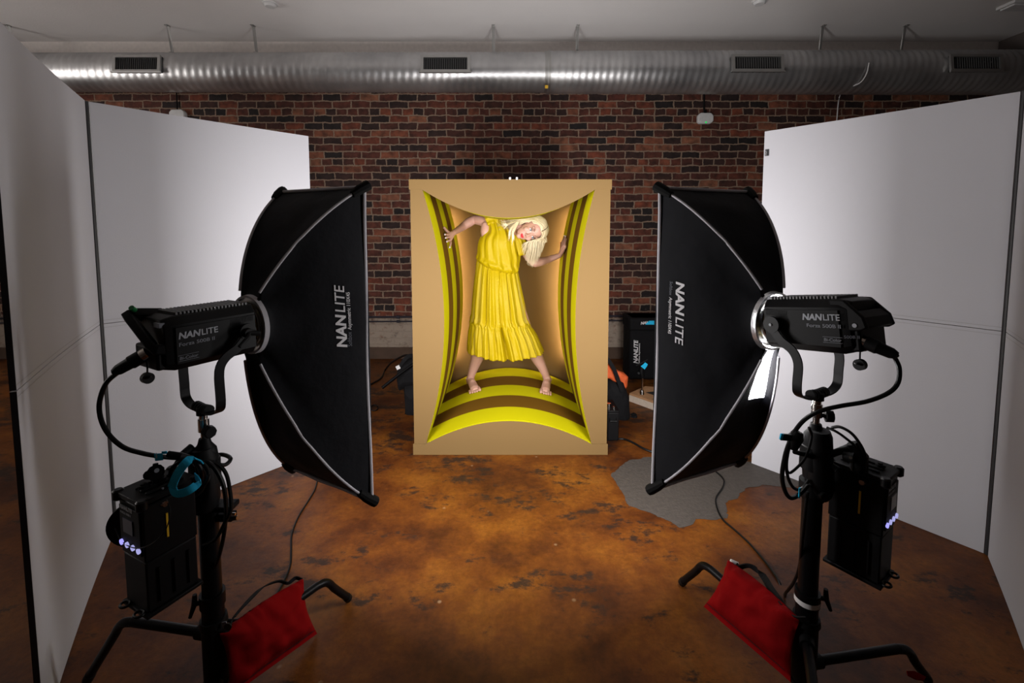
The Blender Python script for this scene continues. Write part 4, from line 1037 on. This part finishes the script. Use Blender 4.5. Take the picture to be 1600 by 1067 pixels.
MB().box(((p0.x + p1.x) / 2, Yc + .14, p0.z / 2), (p1.x - p0.x, .28, p0.z)).build('case_body', M['bag'], tc_, bevel=.025)
MB().box(((p0.x + p1.x) / 2, Yc + .13, p0.z - .06), (p1.x - p0.x + .02, .31, .12)).build('case_lid', M['bag'], tc_, bevel=.02)
mb = MB(); q0 = P(996, 568, Yc - .003); letters(mb, 'NANLITE', q0, (0, 0, 1), (-1, 0, 0), .055, .03, .2, .001); letters(mb, 'Softbox Asymmetric', q0 + V((.022, 0, 0)), (0, 0, 1), (-1, 0, 0), .024, .01, 0, .001)
mb.build('case_lettering', M['inkw'], tc_, smooth=False)
mb = MB(); letters(mb, 'NAN', P(1001, 507, Yc - .03), (1, 0, .12), (0, 0, 1), .035, .04, .3, .001); mb.build('lid_lettering', M['inkw'], tc_, smooth=False)
MB().prism([P(1008, 507, Yc - .03), P(1014, 501, Yc - .03), P(1022, 501, Yc - .03), P(1022, 507, Yc - .03)], (0, -.004, 0)).build('blue_tag', M['blue'], tc_, smooth=False)
ab = thing('wooden_box', 'pale plywood apple box lying on the floor right of the backpack', 'wooden box', FL(1004, 640))
A, B_, C_ = FL(983, 627), FL(1035, 646), FL(985, 612)
hh = .055; far_ = .30; dx_ = (B_ - A).normalized(); dy_ = V((-dx_.y, dx_.x, 0))
top = MB(); poly = [A + dy_ * .0, A + dx_ * .42, A + dx_ * .42 + dy_ * far_, A + dx_ * .04 + dy_ * far_, A - dx_ * .02 + dy_ * (far_ - .05)]
MB().prism([p + V((0, 0, .001)) for p in poly], (0, 0, hh)).build('box_side', M['woodedge'], ab, smooth=False)
MB().prism([p + V((0, 0, hh + .001)) for p in poly], (0, 0, .016)).build('box_top', M['wood'], ab, bevel=.002)
sl = A + dx_ * .08 + dy_ * .12 + V((0, 0, hh + .0175))
MB().prism([sl, sl + dx_ * .24, sl + dx_ * .26 + dy_ * .07, sl + dx_ * .03 + dy_ * .07], (0, 0, .002)).build('hand_slot', M['dark'], ab, smooth=False)
sl = A + dx_ * .20 + dy_ * .035 + V((0, 0, hh + .0175))
MB().prism([sl, sl + dx_ * .14, sl + dx_ * .14 + dy_ * .022, sl + dx_ * .04 + dy_ * .03], (0, 0, .002)).build('label_mark', M['dark'], ab, smooth=False)
ms = thing('mini_stand', 'slim chrome rod with a blue tagged head standing on the wooden box', 'stand', A + dx_ * .155 + dy_ * .15 + V((0, 0, hh + .019)))
b0 = A + dx_ * .155 + dy_ * .15 + V((0, 0, hh + .019)); yy = b0.y; tp_ = P(1004, 588, yy)
b0.x = P(1003, 620, yy).x
MB().tube([b0, b0 + V((0, 0, .035))], [.020, .012], 14).build('rod_base', M['chrome'], ms, angle=30)
MB().tube([b0 + V((0, 0, .03)), V((tp_.x, yy, tp_.z))], .007, 10).build('rod', M['chrome'], ms)
MB().tube([P(1004, 590, yy), P(1002, 580, yy), P(1003, 572, yy)], [.018, .026, .018], 12).tube([P(994, 571, yy), P(1012, 562, yy)], [.007, .007], 8).tube([P(998, 583, yy), P(998, 583, yy - .03)], .010, 10).build('rod_head', M['body2'], ms, angle=30)
MB().prism([P(1001, 572, yy - .03), P(1005, 569, yy - .03), P(1008, 566, yy - .03), P(1012, 569, yy - .03), P(1010, 573, yy - .03), P(1007, 577, yy - .03)], (0, -.004, 0)).build('blue_tag', M['blue'], ms, smooth=False)

# ------------------------------------------------------------------ the woman in the yellow dress
def WP(u, v, sgn, off=.012):
    """point of the inner side wall seen at a pixel, off metres in front of it"""
    lo, hi = YF, YF + DEP + .3
    f = lambda Y: (P(u, v, Y).x - side_x(P(u, v, Y).z, sgn)) * sgn + off
    a, b_ = f(lo), f(hi)
    for _ in range(40):
        m_ = (lo + hi) / 2; c = f(m_)
        if (c > 0) == (b_ > 0): hi = m_
        else: lo = m_
    return P(u, v, lo)
YP = 3.56
wm = thing('person', 'barefoot blonde woman in a yellow dress bending sideways inside the striped cardboard set', 'person', (-.03, YP, .2))
bm_ = MB()
def limb(pts, rs, n=16, flat=1.0, k=5, up=None):
    P_ = spline(pts, k); m_ = len(P_); rr = []
    for i in range(m_):
        t = i / k; j = min(int(t), len(rs) - 2); f = t - j; rr.append(lerp(rs[j], rs[j + 1], f))
    d0 = (P_[0] - P_[1]).normalized(); d1 = (P_[-1] - P_[-2]).normalized()
    P_ = [P_[0] + d0 * rr[0] * .7] + P_ + [P_[-1] + d1 * rr[-1] * .7]; rr = [rr[0] * .6] + rr + [rr[-1] * .6]
    bm_.tube(P_, rr, n, flat=flat, up=up)
# torso and shoulders
limb([P(778, 436, YP + .02), P(778, 412, YP), P(784, 388, YP), P(784, 362, YP), P(784, 350, YP)], [.150, .105, .125, .130, .09], 24, .72, up=(0, 1, 0))
limb([P(764, 350, YP + .01), P(782, 350, YP), P(801, 364, YP), P(806, 376, YP)], [.052, .07, .06, .045], 16)
limb([P(761, 352, YP), P(760, 362, YP - .02), P(762, 372, YP - .02)], [.045, .045, .04])
# her right arm (left in the picture)
hl = WP(703, 369, -1, .025)
wr = V((P(708, 364, hl.y + .03).x, hl.y + .03, P(708, 364, hl.y + .03).z))
limb([P(764, 350, YP + .02), P(752, 345, YP + .05), P(741, 343, YP + .085)], [.050, .040, .035])
limb([P(741, 343, YP + .085), P(732, 348, YP + .06), P(722, 355, YP + .03), wr], [.035, .038, .031, .0205])
# her left arm (right in the picture)
hr = WP(878, 392, 1, .022)
wl = P(875, 399, hr.y - .01)
limb([P(804, 372, YP), P(813, 384, YP + .03), P(824, 399, YP + .06), P(835, 411, YP + .07)], [.042, .036, .034, .032])
limb([P(835, 411, YP + .07), P(845, 409, YP + .09), P(858, 405, YP + .14), wl], [.034, .035, .029, .0195])
# neck
limb([P(787, 352, YP), P(798, 353, YP - .03), P(812, 357, YP - .06)], [.062, .047, .050])
# head
Uh = V((.93, -.10, .22)).normalized(); Fh = V((-.04, -.90, -.36)); Fh = (Fh - Uh * Fh.dot(Uh)).normalized(); Sh = Uh.cross(Fh).normalized()
if Sh.z < 0: Sh = -Sh
hc = P(829.5, 359, YP - .09)
def hd(s_, f, u): return hc + Sh * s_ + Fh * f + Uh * u
bm_.ell(hd(0, -.012, .028), .074, .094, .088, Sh, Fh, Uh, 28, 18)
bm_.ell(hd(0, .018, -.012), .066, .070, .075, Sh, Fh, Uh, 24, 16)
bm_.ell(hd(0, .030, -.052), .051, .055, .056, Sh, Fh, Uh, 24, 16)
bm_.ell(hd(0, .062, -.094), .022, .022, .018, Sh, Fh, Uh, 16, 10)
for sg in (-1, 1):
    bm_.ell(hd(sg * .034, .060, -.028), .024, .022, .024, Sh, Fh, Uh, 14, 10)
    bm_.ell(hd(sg * .030, .074, .030), .024, .014, .009, Sh, Fh, Uh, 14, 10)
    bm_.ell(hd(sg * .074, -.008, -.008), .008, .018, .030, Sh, Fh, Uh, 14, 10)
bm_.tube([hd(0, .080, .012), hd(0, .092, -.012), hd(0, .104, -.032), hd(0, .094, -.040)], [.008, .009, .013, .008], 12)
for sg in (-1, 1): bm_.ell(hd(sg * .011, .090, -.036), .008, .010, .007, Sh, Fh, Uh, 10, 8)
limb([hd(0, -.02, -.03), hd(0, -.03, -.09), P(800, 353, YP - .03)], [.05, .047, .047])
# legs
def G(x, y, h=0): return V((x, y, floor_z(x) + h))
aL = P(735, 588, 3.63); aR = P(855, 588, 3.60)
aL.z = floor_z(aL.x) + .078; aR.z = floor_z(aR.x) + .078
limb([P(766, 440, YP + .03), P(756, 480, YP + .02), P(751, 527, YP + .02), P(746, 556, YP + .05), P(740, 574, YP + .07), aL], [.085, .072, .055, .054, .040, .0285])
limb([P(792, 440, YP + .03), P(806, 480, YP + .02), P(824, 525, YP + .02), P(838, 556, YP + .04), P(847, 573, YP + .04), aR], [.085, .072, .055, .052, .038, .0275])
def foot(a, toe, inner):
    d = V((toe[0] - a.x, toe[1] - a.y, 0)); ln = d.length; d.normalize(); sd = V((-d.y, d.x, 0)) * (1 if inner > 0 else -1)
    if (sd.x > 0) != (inner > 0): sd = -sd
    g = lambda f, s_, h: V((a.x + d.x * f + sd.x * s_, a.y + d.y * f + sd.y * s_, floor_z(a.x + d.x * f + sd.x * s_) + h))
    limb([g(-.045, 0, .028), g(-.01, 0, .045), g(.05, .003, .045), g(.10, .004, .030), g(ln - .045, .006, .020)], [.026, .034, .033, .036, .037], 16, .72)
    limb([g(0, 0, .085), g(.015, 0, .055), g(.07, .004, .045)], [.029, .033, .028])
    for sg in (-1, 1): bm_.ell(g(-.002, sg * .026, .075), .012, .014, .014)
    toes = [(.034, .062, .0125), (.012, .063, .0086), (-.006, .056, .0082), (-.0225, .047, .0080), (-.0385, .036, .0078)]
    out = []
    for s_, l_, r_ in toes:
        b0_ = g(ln - .055, s_ * .95, .016); b1_ = g(ln - .055 + l_ * .6, s_, r_ + .006); b2_ = g(ln - .055 + l_, s_, r_)
        limb([b0_, b1_, b2_], [r_ * 1.1, r_ * .95, r_], 10); out.append(b2_)
    return out, d
tl_, dL = foot(aL, (P(743, 607, 3.46).x, aL.y - .185), 1)
tr_, dR = foot(aR, (P(852, 606, 3.44).x, aR.y - .185), -1)
# hands: palm, four fingers, thumb pressed to the striped walls
def hand(wrist, palm, sgn, tips, thumb, rr=.0086):
    kn = []
    for (u, v, ku, kv, off) in tips:
        k0 = WP(ku, kv, sgn, .020); tp2 = WP(u, v, sgn, .009); md = lerp(k0, tp2, .5) - V((sgn * off, 0, 0))
        kn.append(k0); limb([lerp(palm, k0, .3), k0, md, tp2], [.012, rr * 1.1, rr, rr * .82], 10)
    for k0 in kn: limb([wrist, lerp(wrist, k0, .55), k0], [.018, .015, .0105], 12)
    k0 = WP(thumb[2], thumb[3], sgn, .018); limb([lerp(wrist, palm, .4), k0, WP(thumb[0], thumb[1], sgn, .010)], [.014, .0125, .0085], 10)
    return [WP(u, v, sgn, .009) for (u, v, *_r) in tips]
nl1 = hand(wr, hl, -1, [(694.5, 366.5, 700, 366, .010), (695.5, 371.5, 700.5, 369.5, .012), (697.5, 377.5, 701.5, 373, .014), (702.0, 386.5, 703.5, 375.5, .006)], (693.5, 355.5, 699.5, 362.5))
nl2 = hand(wl, hr, 1, [(884.2, 369.5, 881.5, 384, .004), (882.2, 369.0, 880.0, 384.5, .006), (880.8, 372.5, 878.5, 386, .007), (885.2, 373.5, 883, 386, .003)], (876.5, 379, 877, 391))
bmesh_obj = bm_.build('body_raw', M['skin'], wm, smooth=True)
q = bmesh_obj.modifiers.new('r', 'REMESH'); q.mode = 'VOXEL'; q.voxel_size = .0031
q = bmesh_obj.modifiers.new('s', 'SMOOTH'); q.factor = .5; q.iterations = 2
dg = bpy.context.evaluated_depsgraph_get(); me = bpy.data.meshes.new_from_object(bmesh_obj.evaluated_get(dg))
for p in me.polygons: p.use_smooth = True
body = bpy.data.objects.new('body', me); C.objects.link(body); body.parent = wm; OFF['body'] = OFF[wm.name]
bpy.data.objects.remove(bmesh_obj)
if not me.materials: me.materials.append(M['skin'])
# face
for sg in (-1, 1):
    e = MB().ell(hd(sg * .031, .0745, .004), .0150, .0125, .0082, Sh, Fh, Uh, 16, 10).build('eye', M['eyew'], wm)
    MB().ell(hd(sg * .031 , .0840, .004), .0068, .0040, .0068, Sh, Fh, Uh, 14, 8).build('iris', M['iris'], e)
    MB().ell(hd(sg * .031, .0870, .004), .0030, .0018, .0030, Sh, Fh, Uh, 10, 6).build('pupil', M['pupil'], e)
    MB().tube([hd(sg * .016, .083, .009), hd(sg * .024, .088, .0135), hd(sg * .036, .086, .0135), hd(sg * .047, .077, .006)], [.0012, .0020, .0020, .0012], 6).build('eyelashes', M['brow'], wm)
    MB().tube([hd(sg * .016, .088, .026), hd(sg * .030, .090, .032), hd(sg * .048, .077, .027)], [.0024, .0028, .0014], 6).build('eyebrow', M['brow'], wm)
MB().tube([hd(-.021, .074, -.066), hd(-.010, .0835, -.0635), hd(0, .085, -.0650), hd(.010, .0835, -.0635), hd(.021, .074, -.066)], [.002, .0048, .0045, .0048, .002], 8).tube([hd(-.020, .074, -.068), hd(-.008, .0825, -.0730), hd(.008, .0825, -.0730), hd(.020, .074, -.068)], [.002, .0062, .0062, .002], 8).build('lips', M['lips'], wm)
MB().ell(hd(.082, .0, -.036), .006, .006, .006).build('earring', M['nail'], wm)
mb = MB()
for p in nl1: MB().ell(p + V((.004, -.008, .0)), .0055, .003, .0065).build('fingernail', M['nail'], wm)
for p in nl2[:2]: MB().ell(p + V((-.004, -.007, .004)), .0045, .003, .0065).build('fingernail', M['nail'], wm)

# --- dress
def sheet_rows(rows_def, nseg, fold, yc=YP, sub=6):
    """rows_def: list of (L(u,v), R(u,v), depth_half, ycentre); fold(i_t, ang)-> radial offset"""
    out = []; tot = (len(rows_def) - 1) * sub
    for r_ in range(tot + 1):
        t = r_ / sub; i = min(int(t), len(rows_def) - 2); f = t - i
        def cat(k):
            a = rows_def[max(i - 1, 0)][k]; b_ = rows_def[i][k]; c = rows_def[i + 1][k]; d = rows_def[min(i + 2, len(rows_def) - 1)][k]
            g = lambda a, b_, c, d: .5 * (2 * b_ + (c - a) * f + (2 * a - 5 * b_ + 4 * c - d) * f * f + (3 * b_ - a - 3 * c + d) * f ** 3)
            return tuple(g(*q_) for q_ in zip(a, b_, c, d)) if isinstance(a, tuple) else g(a, b_, c, d)
        (lu, lv), (ru, rv), dp, yc_ = cat(0), cat(1), cat(2), cat(3)
        L_, R_ = P(lu, lv, yc_), P(ru, rv, yc_); c = (L_ + R_) / 2; h = (R_ - L_) / 2; row = []
        for k in range(nseg):
            a = 2 * math.pi * k / nseg
            o_ = fold(t, a)
            row.append(c + h * math.cos(a) * (1 + o_ / max(h.length, .02)) + V((0, math.sin(a) * (dp + o_), 0)))
        out.append(row)
    return out
def jit(k): return noise.noise(V((k * 3.1, 1.7, .3)))
def skirt_fold(t, a):
    # t 0 waist .. 3 seam .. 3.35 start of tier .. 5 hem
    amp = .0035 + .010 * min(t, 3) / 3
    w1 = math.sin(a * 19 + 2.2 * noise.noise(V((a * 2, t * .25, 0)))) + .6 * math.sin(a * 37 + 3 * noise.noise(V((a * 3, t * .2, 5))))
    r_ = amp * w1
    if t > 3: r_ = .012 * math.sin(a * 26 + 1.5 * noise.noise(V((a * 3, t * .3, 3)))) * min(1, (t - 3) * 1.5) + .006 * math.sin(a * 53 + t) + .010
    if t > 4.5: r_ += .004 * math.sin(a * 9)
    if 2.88 < t < 3.12: r_ += .003 * math.sin(a * 70) + .006
    if t < .15: r_ = .004 * math.sin(a * 60)
    # deep fold down the front
    da = (a - 4.80); r_ -= .045 * math.exp(-(da / .045) ** 2) * min(1, max(0, t - .8) / 1.5)
    da = (a - 4.20); r_ -= .016 * math.exp(-(da / .06) ** 2) * min(1, t / 1.0) * (1 if t < 2.9 else .3)
    return r_
rows = sheet_rows([((746.5, 403), (807.5, 420), .095, YP), ((743.5, 425), (811, 441), .135, YP), ((740.5, 462), (817, 472), .165, YP), ((738, 499), (823.5, 503), .175, YP),
                   ((735.5, 524), (835, 526), .185, YP), ((733.5, 548), (845, 550), .195, YP)], 300, skirt_fold, sub=10)
# hem: longer in the middle
for r_i, row in enumerate(rows):
    t = r_i / 10
    for k, p in enumerate(row):
        a = 2 * math.pi * k / 300
        p.z -= .032 * max(0, -math.sin(a)) * max(0, 1 - t / 2.2)
        drop = max(0, (t - 1.5) / 3.5); mid = math.exp(-((a - 4.72) / .75) ** 2)
        p.z -= drop * (.020 * mid + .010 * noise.noise(V((a * 2.2, 0, 9))))
sk = MB().grid(rows, close=True)
sk.build('skirt', M['dress'], wm, angle=180, recalc=True, solid=.002)
def bod_fold(t, a):
    ph = a * 13 + t * 1.7 * (1 if a > 3.14 else -1)
    r_ = .0058 * math.sin(ph + 1.8 * noise.noise(V((a * 1.5, t * .22, 0)))) * (1 + .6 * noise.noise(V((a * 2, t * .5, 4)))) + .0014 * math.sin(a * 27 + t * 3.4 + 2 * noise.noise(V((a * 3, t * .6, 7))))
    r_ *= min(1, t * 1.2 + .15)
    r_ += (.008 + .018 * max(0, -math.sin(a))) * math.exp(-((t - .50) / .42) ** 2) * (1 + .5 * noise.noise(V((a * 5, t * 2, 2))))
    if t < .4: r_ += .003 * math.sin(a * 34) * (1 - t / .4)
    return r_
brow = sheet_rows([((746.5, 404.5), (807.5, 423.5), .097, YP), ((746.5, 396), (810, 413), .125, YP), ((748.5, 380), (812.5, 403), .135, YP), ((753.5, 369), (811, 391), .140, YP - .005),
                   ((762, 359), (810, 377), .130, YP - .005), ((763, 348), (806, 364), .105, YP - .005), ((763.5, 340), (799, 353), .075, YP), ((770, 336), (792, 346), .055, YP)], 220, bod_fold, sub=8)
for r_i, row in enumerate(brow):
    for k, p in enumerate(row): p.z -= .040 * max(0, -math.sin(2 * math.pi * k / 220)) * max(0, 1 - r_i / 26)
MB().grid(brow, close=True).build('blouse', M['dress'], wm, angle=180, solid=.002)
# elastic waistband ruffle
wb_ = []
for row in sheet_rows([((746.0, 403.5), (808.0, 421.5), .099, YP), ((746.2, 405.5), (807.8, 423.8), .099, YP)], 240, lambda t, a: .0025 * math.sin(a * 62) + .002 * math.sin(a * 31 + 1), sub=2):
    for k, p in enumerate(row): p.z -= .034 * max(0, -math.sin(2 * math.pi * k / 240))
    wb_.append(row)
MB().grid(wb_, close=True).build('waistband', M['dress'], wm, angle=180, solid=.003)
# flutter sleeve over her left arm, small cap on the other shoulder
def flut(c0, c1, c2, r0_, r1_, r2_, nm, k=9):
    pts = spline([c0, c1, c2], 6); n_ = 60; rws = []
    for i, p in enumerate(pts):
        t_ = i / (len(pts) - 1); d_ = (pts[min(i + 1, len(pts) - 1)] - pts[max(i - 1, 0)]).normalized(); u_ = V((0, 1, 0)); u_ = (u_ - d_ * u_.dot(d_)).normalized(); b_ = d_.cross(u_)
        r_ = lerp(lerp(r0_, r1_, t_), lerp(r1_, r2_, t_), t_)
        rws.append([p + (u_ * math.cos(a) + b_ * math.sin(a)) * r_ * (1 + .16 * t_ * math.sin(a * k)) for a in [2 * math.pi * q_ / n_ for q_ in range(n_)]])
    MB().grid(rws, close=True).build(nm, M['dress'], wm, angle=180, solid=.002)
flut(P(799, 362, YP), P(811, 376, YP - .02), P(817, 398, YP - .02), .050, .060, .054, 'sleeve')
flut(P(779, 346, YP), P(769, 346, YP), P(761.5, 349, YP), .085, .074, .058, 'sleeve')

# --- hair
hb = MB()
def strand(pts, r0_, rn=6, k=5):
    p_ = spline(pts, k); m_ = len(p_)
    hb.tube(p_, [r0_ * (.55 + .45 * math.sin(math.pi * min(1, i / m_ * 1.15 + .12))) * (1 if i < m_ * .75 else max(.12, (m_ - 1 - i) / (m_ * .25))) for i in range(m_)], 5, cap=False)
rg = random.Random(3)
skc = hd(0, -.012, .028)
def skull(az, el, off=0):
    """az 0 = over the top towards +S, measured from Uh; el = forward(+)/back(-)"""
    f = math.sin(el); r_ = math.cos(el)
    return skc + Uh * (.090 + off) * r_ * math.cos(az) + Sh * (.077 + off) * r_ * math.sin(az) + Fh * (.096 + off) * f
# cap under the strands
cap = MB(); rws = []
for i in range(25):
    az = R(-112 + 224 * i / 24); row = []
    for j in range(17):
        lim = 62 - 22 * (abs(math.sin(az)) ** 1.5) - (18 if abs(az) > 1.6 else 0)
        el = R(lerp(-90, lim, j / 16)); row.append(skull(az, el, .006))
    rws.append(row)
cap.grid(rws); cap.build('scalp_hair', M['hair'], wm, solid=.003, angle=180)
for n_ in range(230):        # upper side: combed back over the ear to the neck
    el = R(rg.uniform(-70, 52)); o_ = .008 + rg.random() * .007
    a1 = skull(R(2), el, o_); pts = [a1]
    for az, fe in ((28, .96), (58, .80), (86, .55)): pts.append(skull(R(az), el * fe + R(rg.uniform(-2, 2)), o_ + .004))
    tu, tv = rg.uniform(797, 812), rg.uniform(342, 352)
    pts.append(P(tu + 4, tv - 1, YP - .06 - .06 * (el + 1) / 2)); pts.append(P(tu - 8 + rg.uniform(-6, 4), tv + 3 + rg.uniform(-3, 6), YP - .09 + rg.uniform(-.02, .02)))
    if rg.random() < .3: pts.append(P(tu - 20 + rg.uniform(-7, 6), tv + rg.uniform(-6, 10), YP - .12 + rg.uniform(-.015, .015)))
    strand(pts, .0034)
for n_ in range(420):        # lower side: falls straight down from the parting
    q_ = rg.random(); el = R(lerp(-75, 50, q_)); o_ = .008 + rg.random() * .008
    pts = [skull(R(-2), el, o_), skull(R(-24), el * .95, o_ + .005), skull(R(-50), el * .85, o_ + .006)]
    s0 = pts[-1]; uu = 800 + F_PX * 0
    fx_ = rg.random()
    endu = lerp(813, 853, fx_ ** .95); endv = interp([(814, 388), (819, 402), (825, 413), (832, 416), (839, 410), (846, 395), (853, 372)], endu) + rg.uniform(-7, 3)
    yy_ = YP - .04 - .10 * q_ + rg.uniform(-.02, .02)
    ex = P(endu, endv, yy_); mid = P(lerp(814, 855, fx_), 378, yy_ - .01)
    mid.x = lerp(mid.x, s0.x, .25)
    pts += [lerp(s0, mid, .55) + V((rg.uniform(-.004, .004), -.004, 0)), mid, lerp(mid, ex, .5) + V((rg.uniform(-.006, .006), rg.uniform(-.006, .006), 0)), ex]
    strand(pts, .0040)
for n_ in range(46):         # loose wisps over the shoulder and hanging below the chin
    k = n_ % 3
    if k == 0: a_, m_, e_ = (806, 345), (794, 350), (rg.uniform(781, 790), rg.uniform(343, 360))
    elif k == 1: a_, m_, e_ = (810, 346), (802, 362), (rg.uniform(799, 804), rg.uniform(370, 385))
    else: a_, m_, e_ = (808, 347), (798, 358), (rg.uniform(793, 798), rg.uniform(362, 378))
    j1 = rg.uniform(-2, 2)
    strand([P(a_[0] + j1, a_[1], YP - .13), P(m_[0] + j1, m_[1], YP - .165), P((m_[0] + e_[0]) / 2 + j1 * .5, (m_[1] + e_[1]) / 2 + 1, YP - .17), P(*e_, YP - .17)], .0026)
hb.build('hair', M['hair'], wm, angle=180, recalc=False)
MB().tube([skull(0, R(e_), .0135) for e_ in (60, 48, 36, 24, 12, 0)], [.002, .0045, .0045, .004, .003, .001], 8).build('hair_parting', M['roots'], wm)
